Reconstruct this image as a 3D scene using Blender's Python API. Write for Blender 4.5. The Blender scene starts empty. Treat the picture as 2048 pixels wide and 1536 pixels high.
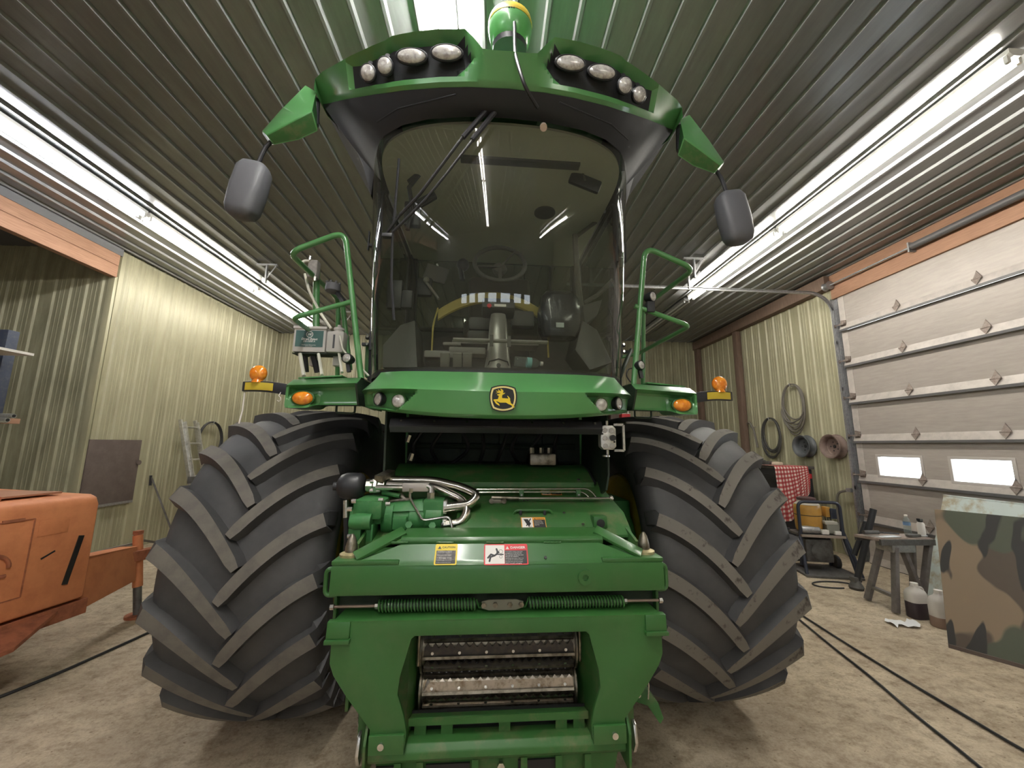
import bpy, bmesh, math, random
from mathutils import Vector, Matrix
random.seed(7)
PI=math.pi; R=math.radians
scene=bpy.context.scene; COL=scene.collection
# ---------------------------------------------------------------- camera (13 mm-equivalent phone lens)
F=770.0; PITCH=R(9.0); ROLL=R(0.57); YAW_ROOM=R(2.75); YAW_MACH=R(4.3)
CAM_ROOM=Vector((0,0,1.75)); CAM_MACH=Vector((-0.09,0,1.75))
def cam_axes(yaw):
    right=Vector((math.cos(yaw),-math.sin(yaw),0)); fh=Vector((math.sin(yaw),math.cos(yaw),0)); up=Vector((0,0,1))
    fwd=fh*math.cos(PITCH)+up*math.sin(PITCH); u2=up*math.cos(PITCH)-fh*math.sin(PITCH)
    return right*math.cos(ROLL)+u2*math.sin(ROLL), u2*math.cos(ROLL)-right*math.sin(ROLL), fwd
_r,_u,_f=cam_axes(YAW_ROOM)
camd=bpy.data.cameras.new('camera'); camd.sensor_fit='HORIZONTAL'; camd.sensor_width=36.0; camd.lens=F/2048*36.0; camd.clip_start=.02; camd.clip_end=200
camo=bpy.data.objects.new('camera',camd); COL.objects.link(camo)
camo.matrix_world=Matrix(((_r.x,_u.x,-_f.x,CAM_ROOM.x),(_r.y,_u.y,-_f.y,CAM_ROOM.y),(_r.z,_u.z,-_f.z,CAM_ROOM.z),(0,0,0,1)))
scene.camera=camo
# ---------------------------------------------------------------- world and exposure
world=bpy.data.worlds.new('overcast_sky'); scene.world=world; world.use_nodes=True
world.node_tree.nodes['Background'].inputs[0].default_value=(.93,.97,1,1); world.node_tree.nodes['Background'].inputs[1].default_value=4.0
vs=scene.view_settings; vs.view_transform='Standard'; vs.look='None'; vs.gamma=1.0; vs.use_curve_mapping=False; vs.exposure=1.1
TUBE_POWER=30.0
# ---------------------------------------------------------------- pixel -> place (2048x1536 frame); the distance is always given
def _ray(u,v,yaw):
    r,up,f=cam_axes(yaw); return f+r*((u-1024)/F)+up*((768-v)/F)
def rY(u,v,Y): d=_ray(u,v,YAW_ROOM); return CAM_ROOM+d*(Y/d.y)
def rX(u,v,X): d=_ray(u,v,YAW_ROOM); return CAM_ROOM+d*(X/d.x)
def rZ(u,v,Z): d=_ray(u,v,YAW_ROOM); return CAM_ROOM+d*((Z-CAM_ROOM.z)/d.z)
def mY(u,v,Y): d=_ray(u,v,YAW_MACH); return CAM_MACH+d*(Y/d.y)
def mX(u,v,X): d=_ray(u,v,YAW_MACH); return CAM_MACH+d*((X-CAM_MACH.x)/d.x)
def mZ(u,v,Z): d=_ray(u,v,YAW_MACH); return CAM_MACH+d*((Z-CAM_MACH.z)/d.z)
# ---------------------------------------------------------------- materials
MATS={}
def mat(name,col,rough=.5,metal=0.0,spec=.5,noise=None,bump=0.0,coat=0.0,emit=None,scale=None,sheen=0):
    """noise=(scale, second colour, low, high): dirt, dust or grain with a shape of its own"""
    if name in MATS: return MATS[name]
    m=bpy.data.materials.new(name); m.use_nodes=True; nt=m.node_tree; b=nt.nodes['Principled BSDF']
    b.inputs['Base Color'].default_value=(*col,1); b.inputs['Roughness'].default_value=rough; b.inputs['Metallic'].default_value=metal
    b.inputs['Specular IOR Level'].default_value=spec; b.inputs['Coat Weight'].default_value=coat; b.inputs['Coat Roughness'].default_value=.12
    if emit: b.inputs['Emission Color'].default_value=(*emit[0],1); b.inputs['Emission Strength'].default_value=emit[1]
    if noise or bump:
        tc=nt.nodes.new('ShaderNodeTexCoord'); mp=nt.nodes.new('ShaderNodeMapping')
        nt.links.new(tc.outputs['Object'],mp.inputs[0])
        if scale: mp.inputs['Scale'].default_value=scale
        n=nt.nodes.new('ShaderNodeTexNoise'); n.inputs['Scale'].default_value=noise[0] if noise else 40; n.inputs['Detail'].default_value=6; n.inputs['Roughness'].default_value=.65
        nt.links.new(mp.outputs[0],n.inputs['Vector'])
        if noise:
            r=nt.nodes.new('ShaderNodeValToRGB'); r.color_ramp.elements[0].position=noise[2]; r.color_ramp.elements[1].position=noise[3]
            r.color_ramp.elements[0].color=(*col,1); r.color_ramp.elements[1].color=(*noise[1],1)
            nt.links.new(n.outputs['Fac'],r.inputs[0]); nt.links.new(r.outputs[0],b.inputs['Base Color'])
        if bump:
            bp=nt.nodes.new('ShaderNodeBump'); bp.inputs['Strength'].default_value=bump; bp.inputs['Distance'].default_value=.01
            nt.links.new(n.outputs['Fac'],bp.inputs['Height']); nt.links.new(bp.outputs[0],b.inputs['Normal'])
    MATS[name]=m; return m
def glass_mat(name,tint,refl=1.0,ior=1.5,rough=0.0,film=0.0,filmcol=(.5,.5,.45)):
    """thin pane: clear transmission and a Fresnel mirror, with a little dusty film"""
    m=bpy.data.materials.new(name); m.use_nodes=True; nt=m.node_tree; nt.nodes.clear()
    o=nt.nodes.new('ShaderNodeOutputMaterial'); t=nt.nodes.new('ShaderNodeBsdfTransparent'); t.inputs[0].default_value=(*tint,1)
    g=nt.nodes.new('ShaderNodeBsdfGlossy'); g.inputs['Roughness'].default_value=rough; g.inputs['Color'].default_value=(refl,refl,refl,1)
    fr=nt.nodes.new('ShaderNodeFresnel'); ge=nt.nodes.new('ShaderNodeNewGeometry'); ma=nt.nodes.new('ShaderNodeMath'); ma.operation='MULTIPLY_ADD'   # same reflectance from both sides of the thin pane
    ma.inputs[1].default_value=1/ior-ior; ma.inputs[2].default_value=ior; nt.links.new(ge.outputs['Backfacing'],ma.inputs[0]); nt.links.new(ma.outputs[0],fr.inputs[0])
    mx=nt.nodes.new('ShaderNodeMixShader'); nt.links.new(fr.outputs[0],mx.inputs[0])
    if film>0:
        d=nt.nodes.new('ShaderNodeBsdfDiffuse'); d.inputs[0].default_value=(*filmcol,1); mf=nt.nodes.new('ShaderNodeMixShader'); mf.inputs[0].default_value=film
        nt.links.new(t.outputs[0],mf.inputs[1]); nt.links.new(d.outputs[0],mf.inputs[2]); nt.links.new(mf.outputs[0],mx.inputs[1])
    else: nt.links.new(t.outputs[0],mx.inputs[1])
    nt.links.new(g.outputs[0],mx.inputs[2]); nt.links.new(mx.outputs[0],o.inputs[0]); MATS[name]=m; return m
# ---------------------------------------------------------------- mesh builder
def frame(d):
    d=d.normalized(); a=Vector((0,0,1)) if abs(d.z)<.9 else Vector((1,0,0)); s=d.cross(a).normalized(); return s,s.cross(d).normalized()
class MB:
    def __init__(s): s.v=[]; s.f=[]; s.m=[]; s.cur=0
    def add(s,vs,fs):
        o=len(s.v); s.v+= [Vector(p) for p in vs]; s.f+=[[i+o for i in f] for f in fs]; s.m+=[s.cur]*len(fs); return s
    def box(s,c,d,rot=None,rz=0):
        h=Vector(d)/2; M=rot if rot is not None else Matrix.Rotation(rz,3,'Z'); c=Vector(c)
        vs=[c+M@Vector((h.x*i,h.y*j,h.z*k)) for i in(-1,1) for j in(-1,1) for k in(-1,1)]
        return s.add(vs,[(0,1,3,2),(4,6,7,5),(0,4,5,1),(2,3,7,6),(0,2,6,4),(1,5,7,3)])
    def bb(s,a,b):
        a=Vector(a);b=Vector(b); return s.box((a+b)/2,[abs(b[i]-a[i]) for i in range(3)])
    def bar(s,a,b,w,h,up=None):
        """rectangular bar from a to b"""
        a=Vector(a);b=Vector(b);d=(b-a); sx,uy=frame(d)
        if up is not None:
            uy=Vector(up); uy=(uy-d.normalized()*uy.dot(d.normalized())).normalized(); sx=d.normalized().cross(uy)
        vs=[p+sx*(w/2*i)+uy*(h/2*j) for p in(a,b) for i,j in((-1,-1),(1,-1),(1,1),(-1,1))]
        return s.add(vs,[(3,2,1,0),(4,5,6,7),(0,1,5,4),(1,2,6,5),(2,3,7,6),(3,0,4,7)])
    def prism(s,poly,off):
        n=len(poly); off=Vector(off); a=[Vector(p) for p in poly]; b=[p+off for p in a]
        return s.add(a+b,[list(range(n))[::-1],[n+i for i in range(n)]]+[(i,(i+1)%n,n+(i+1)%n,n+i) for i in range(n)])
    def loft(s,rings,cap=True,closed=True,wrap=False):
        n=len(rings[0]); vs=[p for r in rings for p in r]; fs=[]; K=len(rings)
        for k in range(K if wrap else K-1):
            k2=(k+1)%K
            for i in range(n if closed else n-1):
                j=(i+1)%n; fs.append((k*n+i,k*n+j,k2*n+j,k2*n+i))
        if cap and not wrap: fs+= [list(range(n))[::-1],[(K-1)*n+i for i in range(n)]]
        return s.add(vs,fs)
    def tube(s,path,r,n=10,closed=False,cap=True):
        P=[Vector(p) for p in path]; K=len(P); rr=r if isinstance(r,(list,tuple)) else [r]*K
        rings=[];prev=None
        for i in range(K):
            if closed: d=P[(i+1)%K]-P[i-1]
            else: d=P[min(i+1,K-1)]-P[max(i-1,0)]
            if d.length<1e-9: d=Vector((0,0,1))
            d.normalize()
            if prev is None: sx,uy=frame(d)
            else:
                sx=prev-d*prev.dot(d)
                if sx.length<1e-6: sx,_=frame(d)
                sx.normalize(); uy=sx.cross(d).normalized()
            prev=sx
            rings.append([P[i]+(sx*math.cos(2*PI*k/n)+uy*math.sin(2*PI*k/n))*rr[i] for k in range(n)])
        return s.loft(rings,cap=cap,wrap=closed)
    def ring(s,r0,r1,h,c,axis,n=28): return s.lathe([(r0,0),(r1,0),(r1,h),(r0,h),(r0,0)],c,axis,n,cap=False)
    def lathe(s,prof,c=(0,0,0),axis=(0,0,1),n=24,cap=True,arc=2*PI):
        """prof: (radius, height along axis)"""
        ax=Vector(axis).normalized(); sx,uy=frame(ax); c=Vector(c)
        rings=[[c+ax*h+(sx*math.cos(arc*k/n)+uy*math.sin(arc*k/n))*max(r,1e-5) for k in range(n)] for r,h in prof]
        return s.loft(rings,cap=cap)
    def disc(s,c,axis,r,h,n=20): return s.lathe([(r,-h/2),(r,h/2)],c,axis,n)
    def sphere(s,c,r,n=14,sc=(1,1,1),m=8):
        c=Vector(c); rings=[]
        for i in range(m+1):
            t=PI*i/m; rad=max(math.sin(t),1e-4)
            rings.append([c+Vector((math.cos(2*PI*k/n)*rad*r*sc[0],math.sin(2*PI*k/n)*rad*r*sc[1],-math.cos(t)*r*sc[2])) for k in range(n)])
        return s.loft(rings)
    def grid(s,rows): return s.loft(rows,cap=False,closed=False)
    def mir(s):
        """add the mirror image in X"""
        n=len(s.v); k=len(s.f)
        s.v+=[Vector((-p.x,p.y,p.z)) for p in s.v[:n]]; s.f+=[[i+n for i in reversed(f)] for f in s.f[:k]]; s.m+=s.m[:k]; return s
    def mesh(s,name,mats,smooth=35,bevel=0,weld=False,seg=2):
        me=bpy.data.meshes.new(name); bm=bmesh.new()
        vs=[bm.verts.new(p) for p in s.v]
        for f,mi in zip(s.f,s.m):
            try: fc=bm.faces.new([vs[i] for i in f]); fc.material_index=mi
            except ValueError: pass
        if weld: bmesh.ops.remove_doubles(bm,verts=bm.verts,dist=1e-5)
        bmesh.ops.recalc_face_normals(bm,faces=bm.faces)
        if bevel:
            es=[e for e in bm.edges if len(e.link_faces)==2 and e.calc_face_angle(0)>R(28)]
            bmesh.ops.bevel(bm,geom=es,offset=bevel,segments=seg,profile=.6,affect='EDGES',clamp_overlap=True)
        bm.to_mesh(me); bm.free()
        for m in (mats if isinstance(mats,(list,tuple)) else [mats]): me.materials.append(m)
        if smooth:
            me.shade_smooth(); me.set_sharp_from_angle(angle=R(smooth))
        return me
    def build(s,name,mats,parent=None,smooth=35,bevel=0,weld=False,seg=2,**k):
        return link(bpy.data.objects.new(name,s.mesh(name,mats,smooth,bevel,weld,seg)),parent,**k)
ROOTINV={}
def link(o,parent=None,label=None,cat=None,group=None,kind=None):
    COL.objects.link(o)
    if parent is not None:
        o.parent=parent
        if parent.name in ROOTINV: o.matrix_parent_inverse=ROOTINV[parent.name]
    tag(o,label,cat,group,kind); return o
def tag(o,label=None,cat=None,group=None,kind=None):
    if label: o['label']=label
    if cat: o['category']=cat
    if group: o['group']=group
    if kind: o['kind']=kind
    return o
def thing(name,loc,label,cat,group=None,rz=0,keep_coords=True):
    """an Empty at the thing's base; parts may be modelled in room coordinates (keep_coords)"""
    o=bpy.data.objects.new(name,None); COL.objects.link(o); o.location=loc; o.rotation_euler=(0,0,rz); o.empty_display_size=.1
    if keep_coords: ROOTINV[o.name]=(Matrix.Translation(loc)@Matrix.Rotation(rz,4,'Z')).inverted()
    return tag(o,label,cat,group)
def copy_tree(o,parent=None,rename=None):
    c=o.copy(); COL.objects.link(c); c.parent=parent
    if o.name in ROOTINV: ROOTINV[c.name]=ROOTINV[o.name]
    for ch in o.children: copy_tree(ch,c)
    return c
def arc(c,r,a0,a1,n,ax,ay):
    c=Vector(c);ax=Vector(ax);ay=Vector(ay)
    return [c+ax*(r*math.cos(a0+(a1-a0)*i/n))+ay*(r*math.sin(a0+(a1-a0)*i/n)) for i in range(n+1)]
def fillet(path,r,n=5):
    P=[Vector(p) for p in path]; out=[P[0]]
    for i in range(1,len(P)-1):
        a=(P[i-1]-P[i]);b=(P[i+1]-P[i]); rr=min(r,a.length*.45,b.length*.45); A=P[i]+a.normalized()*rr; B=P[i]+b.normalized()*rr
        for k in range(n+1):
            t=k/n; out.append(A*(1-t)**2+P[i]*2*t*(1-t)+B*t*t)
    out.append(P[-1]); return out
def text_obj(body,size,M,material,parent,name='lettering',align='CENTER',extrude=.0004,bold=0.0,shear=0.0):
    c=bpy.data.curves.new(name,'FONT'); c.body=body; c.size=size; c.align_x=align; c.align_y='CENTER'; c.extrude=extrude; c.offset=bold; c.shear=shear; c.resolution_u=2
    t=bpy.data.objects.new(name,c); COL.objects.link(t); dg=bpy.context.evaluated_depsgraph_get()
    me=bpy.data.meshes.new_from_object(t.evaluated_get(dg)); bpy.data.objects.remove(t); bpy.data.curves.remove(c)
    me.transform(M); me.materials.clear(); me.materials.append(material)
    return link(bpy.data.objects.new(name,me),parent)
def planeM(o,x,n):
    """matrix: local x -> x, local z -> n (towards the viewer), at o"""
    x=Vector(x).normalized(); n=Vector(n).normalized(); y=n.cross(x).normalized(); x=y.cross(n); o=Vector(o)
    return Matrix(((x.x,y.x,n.x,o.x),(x.y,y.y,n.y,o.y),(x.z,y.z,n.z,o.z),(0,0,0,1)))
# ================================================================ ROOM
ZC=4.75; XL=-5.93; XR=5.90; YB=10.6; YF=-9.0; YO=5.95; XA=-11.0
m_ceil=mat('ceiling_sheet_paint',(.275,.277,.275),.25,.4,.5,noise=(3,(.225,.226,.225),.35,.7),scale=(6,.35,1))
m_wall=mat('wall_sheet_paint',(.40,.375,.25),.40,.05,.5,noise=(2.2,(.29,.27,.175),.40,.72),scale=(2.2,2.2,.35))
m_wallg=mat('wall_sheet_grimy',(.38,.36,.24),.5,.05,.4,noise=(2.6,(.20,.19,.12),.38,.7),scale=(2.2,2.2,.4))
m_wood=mat('old_pine',(.42,.235,.15),.65,0,.3,noise=(9,(.30,.16,.10),.35,.7),scale=(9,.5,9))
m_woodd=mat('dark_stained_post',(.20,.135,.10),.7,0,.3,noise=(9,(.13,.085,.065),.35,.7),scale=(8,8,.5))
m_white=mat('white_enamel',(.75,.74,.70),.4)
m_galv=mat('galvanised_steel',(.42,.42,.42),.42,.75,.5,noise=(30,(.30,.30,.31),.4,.65))
m_steel=mat('zinc_plated_steel',(.72,.70,.66),.25,.95,.5,noise=(60,(.55,.53,.5),.4,.7))
m_black=mat('black_plastic',(.02,.02,.023),.42,0,.5)
m_blackm=mat('black_painted_steel',(.03,.03,.035),.4,.1,.5)
def floor_mat():
    m=bpy.data.materials.new('dirty_concrete'); m.use_nodes=True; nt=m.node_tree; b=nt.nodes['Principled BSDF']; L=nt.links.new
    tc=nt.nodes.new('ShaderNodeTexCoord')
    def N(sc,det,ro,mp=None):
        n=nt.nodes.new('ShaderNodeTexNoise'); n.inputs['Scale'].default_value=sc; n.inputs['Detail'].default_value=det; n.inputs['Roughness'].default_value=ro
        if mp:
            q=nt.nodes.new('ShaderNodeMapping'); q.inputs['Scale'].default_value=mp; L(tc.outputs['Object'],q.inputs[0]); L(q.outputs[0],n.inputs['Vector'])
        else: L(tc.outputs['Object'],n.inputs['Vector'])
        return n
    def ramp(n,p0,c0,p1,c1):
        r=nt.nodes.new('ShaderNodeValToRGB'); r.color_ramp.elements[0].position=p0; r.color_ramp.elements[0].color=(*c0,1); r.color_ramp.elements[1].position=p1; r.color_ramp.elements[1].color=(*c1,1); L(n.outputs['Fac'],r.inputs[0]); return r
    big=ramp(N(1.3,7,.68),.34,(.37,.295,.21),.64,(.61,.515,.385))
    streak=ramp(N(8,9,.78,(1,1.35,1)),.46,(1,1,1),.66,(.40,.345,.28))
    fine=ramp(N(55,4,.7),.42,(1,1,1),.72,(.70,.67,.62))
    m1=nt.nodes.new('ShaderNodeMixRGB'); m1.blend_type='MULTIPLY'; m1.inputs[0].default_value=.8; L(big.outputs[0],m1.inputs[1]); L(streak.outputs[0],m1.inputs[2])
    m2=nt.nodes.new('ShaderNodeMixRGB'); m2.blend_type='MULTIPLY'; m2.inputs[0].default_value=.8; L(m1.outputs[0],m2.inputs[1]); L(fine.outputs[0],m2.inputs[2])
    speck=ramp(N(26,5,.6,(1,1.7,1)),.63,(1,1,1),.68,(.36,.30,.22)); m3=nt.nodes.new('ShaderNodeMixRGB'); m3.blend_type='MULTIPLY'; m3.inputs[0].default_value=.85; L(m2.outputs[0],m3.inputs[1]); L(speck.outputs[0],m3.inputs[2])
    L(m3.outputs[0],b.inputs['Base Color']); b.inputs['Roughness'].default_value=.72
    bp=nt.nodes.new('ShaderNodeBump'); bp.inputs['Strength'].default_value=.35; bp.inputs['Distance'].default_value=.01; L(N(18,6,.7).outputs['Fac'],bp.inputs['Height']); L(bp.outputs[0],b.inputs['Normal'])
    return m
m_floor=floor_mat()
q=MB().bb((XA-.3,YF-.3,-.2),(XR+.06,YB+.3,0)); q.build('floor',m_floor,kind='structure')
floor=bpy.data.objects['floor']
# --- corrugated sheets: 9 inch ribs, four to a sheet; every sheet is a piece of its own
SW=.9144
def sheet_mesh(name,L,material,minor,hgt=.019,rb=.032):
    prof=[(0,0)]
    for k in range(4):
        c=.1143+.2286*k
        prof+=[(c-rb,0),(c-.011,hgt),(c+.011,hgt),(c+rb,0)]
        if minor and k<3:
            for mdl in (.084,.1446): prof+=[(c+mdl-.011,0),(c+mdl-.004,.004),(c+mdl+.004,.004),(c+mdl+.011,0)]
    prof.append((SW,0)); prof.append((SW,-.004)); prof.append((0,-.004))
    b=MB(); b.loft([[Vector((x,h,z)) for x,h in prof] for z in (0,L)]); return b.mesh(name,material,smooth=0)
def lay(me,parent,origin,xdir,ldir):
    """sheet: width along xdir, length along ldir, ribs towards xdir x ldir ... (right-handed: ribs = ldir x xdir)"""
    x=Vector(xdir);z=Vector(ldir);y=z.cross(x); o=Vector(origin)
    ob=bpy.data.objects.new('sheet',me); ob.matrix_local=Matrix(((x.x,y.x,z.x,o.x),(x.y,y.y,z.y,o.y),(x.z,y.z,z.z,o.z),(0,0,0,1))); COL.objects.link(ob); ob.parent=parent; return ob
ceiling=MB().bb((XA-.3,YF-.3,ZC+.01),(XR+.06,YB+.3,ZC+.2)).build('ceiling',m_ceil,kind='structure')
me=sheet_mesh('ceiling_sheet',YB-YF,m_ceil,False,.028,.024)
k=0; x=XL-.02
while x<XR:
    lay(me,ceiling,(x,YF,ZC+.006),(1,0,0),(0,1,0)); x+=SW
# ribs must face down: length x width = (0,1,0)x(1,0,0) = (0,0,-1)
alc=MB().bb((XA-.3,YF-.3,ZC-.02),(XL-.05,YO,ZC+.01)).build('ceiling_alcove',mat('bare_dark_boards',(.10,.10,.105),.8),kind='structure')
wall_back=MB().bb((XL-.3,YB+.01,0),(XR+.3,YB+.2,ZC)).build('wall_back',m_wall,kind='structure')
mw=sheet_mesh('wall_sheet',ZC,m_wall,True); mwg=sheet_mesh('wall_sheet_grimy',ZC,m_wallg,True)
n=13
for i in range(n): lay(mwg if i<3 else mw,wall_back,(XR-i*SW,YB+.004,0),(-1,0,0),(0,0,1))     # z x (-x) = -y
wall_left=MB().bb((XL-.25,YO+.02,0),(XL-.01,YB+.2,ZC)).build('wall_left',m_wall,kind='structure')
y=YB
while y>YO+.05:
    w=lay(mw,wall_left,(XL-.004,y,0),(0,-1,0),(0,0,1))                     # z x (-y) = +x
    if y-SW<YO: w.scale.x=(y-YO)/SW
    y-=SW
wall_alcove=MB().bb((XA-.3,YO+.01,0),(XL-.22,YO+.2,ZC)).build('wall_alcove',m_wallg,kind='structure')
for i in range(6): lay(mwg,wall_alcove,(XL-.03-i*SW,YO+.004,0),(-1,0,0),(0,0,1))
MB().bb((XA-.3,YF,0),(XA,YO,ZC)).build('wall_alcove_side',m_wallg,kind='structure')
MB().bb((XA-.3,YF-.2,0),(XL,YF,ZC)).build('wall_alcove_front',m_wallg,kind='structure')
MB().bb((XL-.06,YO-.01,0),(XL+.035,YO+.035,4.28)).build('trim_1',m_wall,kind='structure',bevel=.004)
# wooden header over the left opening: two planks
trim2=MB().bb((XL-.09,YF,4.62),(XL+.06,YO+.03,ZC)).build('trim_2',mat('grey_fascia',(.16,.16,.165),.6),kind='structure')
for z0,z1 in ((4.26,4.445),(4.45,4.645)):
    MB().bb((XL-.05,YF,z0),(XL+.05,YO,z1)).build('plank',m_wood,trim2,bevel=.006)
# right wall: sheets from the door to the back corner, and in front of the door
DY0=1.17; DY1=6.05; DZ=4.33
wall_right=MB().bb((XR+.01,DY1,0),(XR+.05,YB+.2,ZC)).build('wall_right',m_wall,kind='structure')
y=DY1+.06; i=0
while y<YB:
    w=lay(mw,wall_right,(XR+.004,y,0),(0,1,0),(0,0,1)); 
    if y+SW>YB: w.scale.x=(YB-y)/SW
    y+=SW; i+=1
MB().bb((XR+.01,YF,0),(XR+.05,DY0,ZC)).build('wall_right_front',m_wall,kind='structure')
MB().bb((XR+.01,DY0,DZ),(XR+.05,DY1,ZC)).build('wall_right_header',m_wood,kind='structure')
MB().bb((XR-.16,DY1+.05,4.50),(XR-.005,YB,ZC-.02)).build('trim_3',m_woodd,kind='structure',bevel=.005)
MB().bb((XR-.06,DY0-.3,4.30),(XR+.01,DY1+.05,ZC-.025)).build('trim_4',m_wood,kind='structure',bevel=.005)
for nm,yy,w in (('trim_5',8.72,.15),('trim_6',YB-.10,.16)):
    MB().bb((XR-.13,yy-w/2,0),(XR-.022,yy+w/2,4.50)).build(nm,m_woodd,kind='structure',bevel=.004)
# front wall behind the photographer, with its own row of door windows (seen only in reflections)
m_out=glass_mat('clear_pane',(.9,.93,.95),.9)
FW=MB()
WX=[-2.8+i*.95 for i in range(7)]
FW.bb((XL-.3,YF-.2,0),(XR+.3,YF,1.5)).bb((XL-.3,YF-.2,1.95),(XR+.3,YF,ZC))
edges=[XL-.3]+[v for w in WX for v in (w-.33,w+.33)]+[XR+.3]
for i in range(0,len(edges),2): FW.bb((edges[i],YF-.2,1.5),(edges[i+1],YF,1.95))
FW.build('wall_front',mat('grey_door_paint',(.22,.205,.19),.5),kind='structure')
for i,w in enumerate(WX): MB().bb((w-.33,YF-.11,1.5),(w+.33,YF-.10,1.95)).build('window_%d'%(i+20),m_out,kind='structure')
# ---------------------------------------------------------------- overhead door
m_door=mat('taupe_door_steel',(.40,.355,.32),.45,.1,.5,noise=(6,(.34,.30,.27),.35,.7),scale=(6,.8,6))
m_doord=mat('door_strut_dark',(.13,.125,.125),.5,.3)
m_doorl=mat('door_rail_pale',(.52,.47,.43),.45,.1,.5,noise=(9,(.40,.36,.33),.4,.72))
m_rust=mat('rusty_hinge_steel',(.22,.17,.145),.6,.4,.4,noise=(40,(.33,.29,.26),.4,.7))
door=MB().bb((XR-.005,DY1-.02,0),(XR+.01,DY1,DZ)).build('door_1',m_galv,kind='structure')
SH=DZ/7; XD=XR-.02
WY=[5.40-.95*i for i in range(5)]; WZ0,WZ1,WHW=1.345,1.635,.30
for k in range(7):
    z0=k*SH; z1=z0+SH-.006; b=MB()
    if abs(z0-2*SH)<.01:
        b.bb((XD,DY0,z0+.10),(XD+.05,DY1-.02,WZ0)).bb((XD,DY0,WZ1),(XD+.05,DY1-.02,z1))
        ys=[DY1-.02]+[v for w in WY for v in (w+WHW,w-WHW)]+[DY0]
        for i in range(0,len(ys),2): b.bb((XD,ys[i+1],WZ0),(XD+.05,ys[i],WZ1))
    else: b.bb((XD,DY0,z0+.10),(XD+.05,DY1-.02,z1))
    pn=b.build('panel',m_door,door)
    # pale bottom rail leaning out and dark strut under it
    prof=[(XD+.04,z0+.115),(XD,z0+.115),(XD-.028,z0+.03),(XD-.032,z0+.012),(XD+.04,z0+.012)]
    MB().loft([[Vector((x,yy,z)) for x,z in prof] for yy in (DY0,DY1-.02)]).build('rail',m_doorl,pn)
    MB().bb((XD-.06,DY0,z0+.002),(XD+.02,DY1-.025,z0+.012)).bb((XD-.06,DY0,z0-.022),(XD-.052,DY1-.025,z0+.002)).build('strut',m_doord,pn) if k else MB().bb((XD-.03,DY0,0.002),(XD+.02,DY1-.025,.02)).build('strut',m_black,pn)
    MB().bb((XD-.004,DY1-.13,z0+.12),(XD+.0,DY1-.025,z1)).build('end_stile',m_doorl,pn)
    if k:
        for yy in [DY1-.95-.95*i for i in range(5)]:
            h=MB(); h.prism([(XD-.006,yy+.0,z0+.20),(XD-.006,yy-.045,z0+.105),(XD-.03,yy-.045,z0+.085),(XD-.035,yy,z0+.015),(XD-.03,yy+.045,z0+.085),(XD-.006,yy+.045,z0+.105)],(-.006,0,0))
            h.tube([(XD-.022,yy-.05,z0+.098),(XD-.022,yy+.05,z0+.098)],.011,8); h.build('hinge',m_rust,pn)
        h=MB(); yy=DY1-.08
        h.prism([(XD-.004,yy+.04,z0+.18),(XD-.004,yy-.05,z0+.16),(XD-.004,yy-.05,z0+.06),(XD-.004,yy+.04,z0+.05)],(-.014,0,0))
        h.tube([(XD-.05,yy-.06,z0+.10),(XD-.05,yy+.12,z0+.10)],.008,8); h.disc((XD-.05,yy+.12,z0+.10),(0,1,0),.026,.02,14); h.bb((XD-.06,yy-.05,z0+.085),(XD,yy+.03,z0+.115)); h.build('roller_bracket',m_rust,pn)
for i,w in enumerate(WY):
    o=MB().bb((XD+.02,w-WHW,WZ0),(XD+.026,w+WHW,WZ1)).build('window_%d'%(i+1),m_out,kind='structure')
    f=MB(); t=.028
    for a,c in (((w-WHW-t,WZ0-t),(w+WHW+t,WZ0+.008)),((w-WHW-t,WZ1-.008),(w+WHW+t,WZ1+t)),((w-WHW-t,WZ0),(w-WHW+.008,WZ1)),((w+WHW-.008,WZ0),(w+WHW+t,WZ1))): f.bb((XD-.012,a[0],a[1]),(XD+.002,c[0],c[1]))
    f.build('window_frame',mat('window_surround',(.46,.42,.39),.5),o,bevel=.004)
# door track, spring shaft and the angle irons that hang it
trk=thing('door_track',(XR-.1,DY1+.05,0),'galvanised curved track of the overhead door running up and across under the ceiling','door track')
def chan(path,side,w=.05,d=.028,t=.004):
    b=MB(); P=[Vector(p) for p in path]; rings=[]
    for i,p in enumerate(P):
        dd=(P[min(i+1,len(P)-1)]-P[max(i-1,0)]).normalized(); s=Vector(side); nrm=dd.cross(s).normalized()
        rings.append([p+nrm*a+s*c for a,c in ((-w/2,0),(w/2,0),(w/2,d),(w/2-t,d),(w/2-t,t),(-w/2+t,t),(-w/2+t,d),(-w/2,d))])
    return b.loft(rings)
TX=XD-.055; TY=DY1+.055
path=[(TX,TY,.0),(TX,TY,1.5),(TX,TY,3.2),(TX,TY,4.05)]+[Vector((TX-.40+.40*math.cos(a),TY,4.05+.36*math.sin(a))) for a in [PI/2*i/10 for i in range(1,11)]]+[(4.0,TY,4.42),(1.2,TY,4.44)]
chan(path,(0,-1,0)).build('track_rail',m_galv,trk)
a=MB().bb((TX-.01,TY+.0,0),(TX+.075,TY+.006,4.3)).bb((TX+.069,TY-.05,0),(TX+.075,TY,4.3)).build('angle',m_galv,trk)
for z in (.4,1.1,1.9,2.7,3.5,4.1): MB().bb((TX-.02,TY-.004,z),(TX+.07,TY+.012,z+.06)).build('track_bracket',m_galv,trk)
for xx in (3.3,1.6):
    MB().bb((xx,TY-.02,4.42),(xx+.035,TY-.015,ZC)).bb((xx,TY-.02,4.42),(xx+.005,TY+.015,ZC)).build('hanger',m_galv,trk)
    MB().bar((xx+.02,TY-.02,4.45),(xx+.22,TY-.02,ZC-.01),.03,.006,(0,1,0)).build('brace',m_galv,trk)
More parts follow.
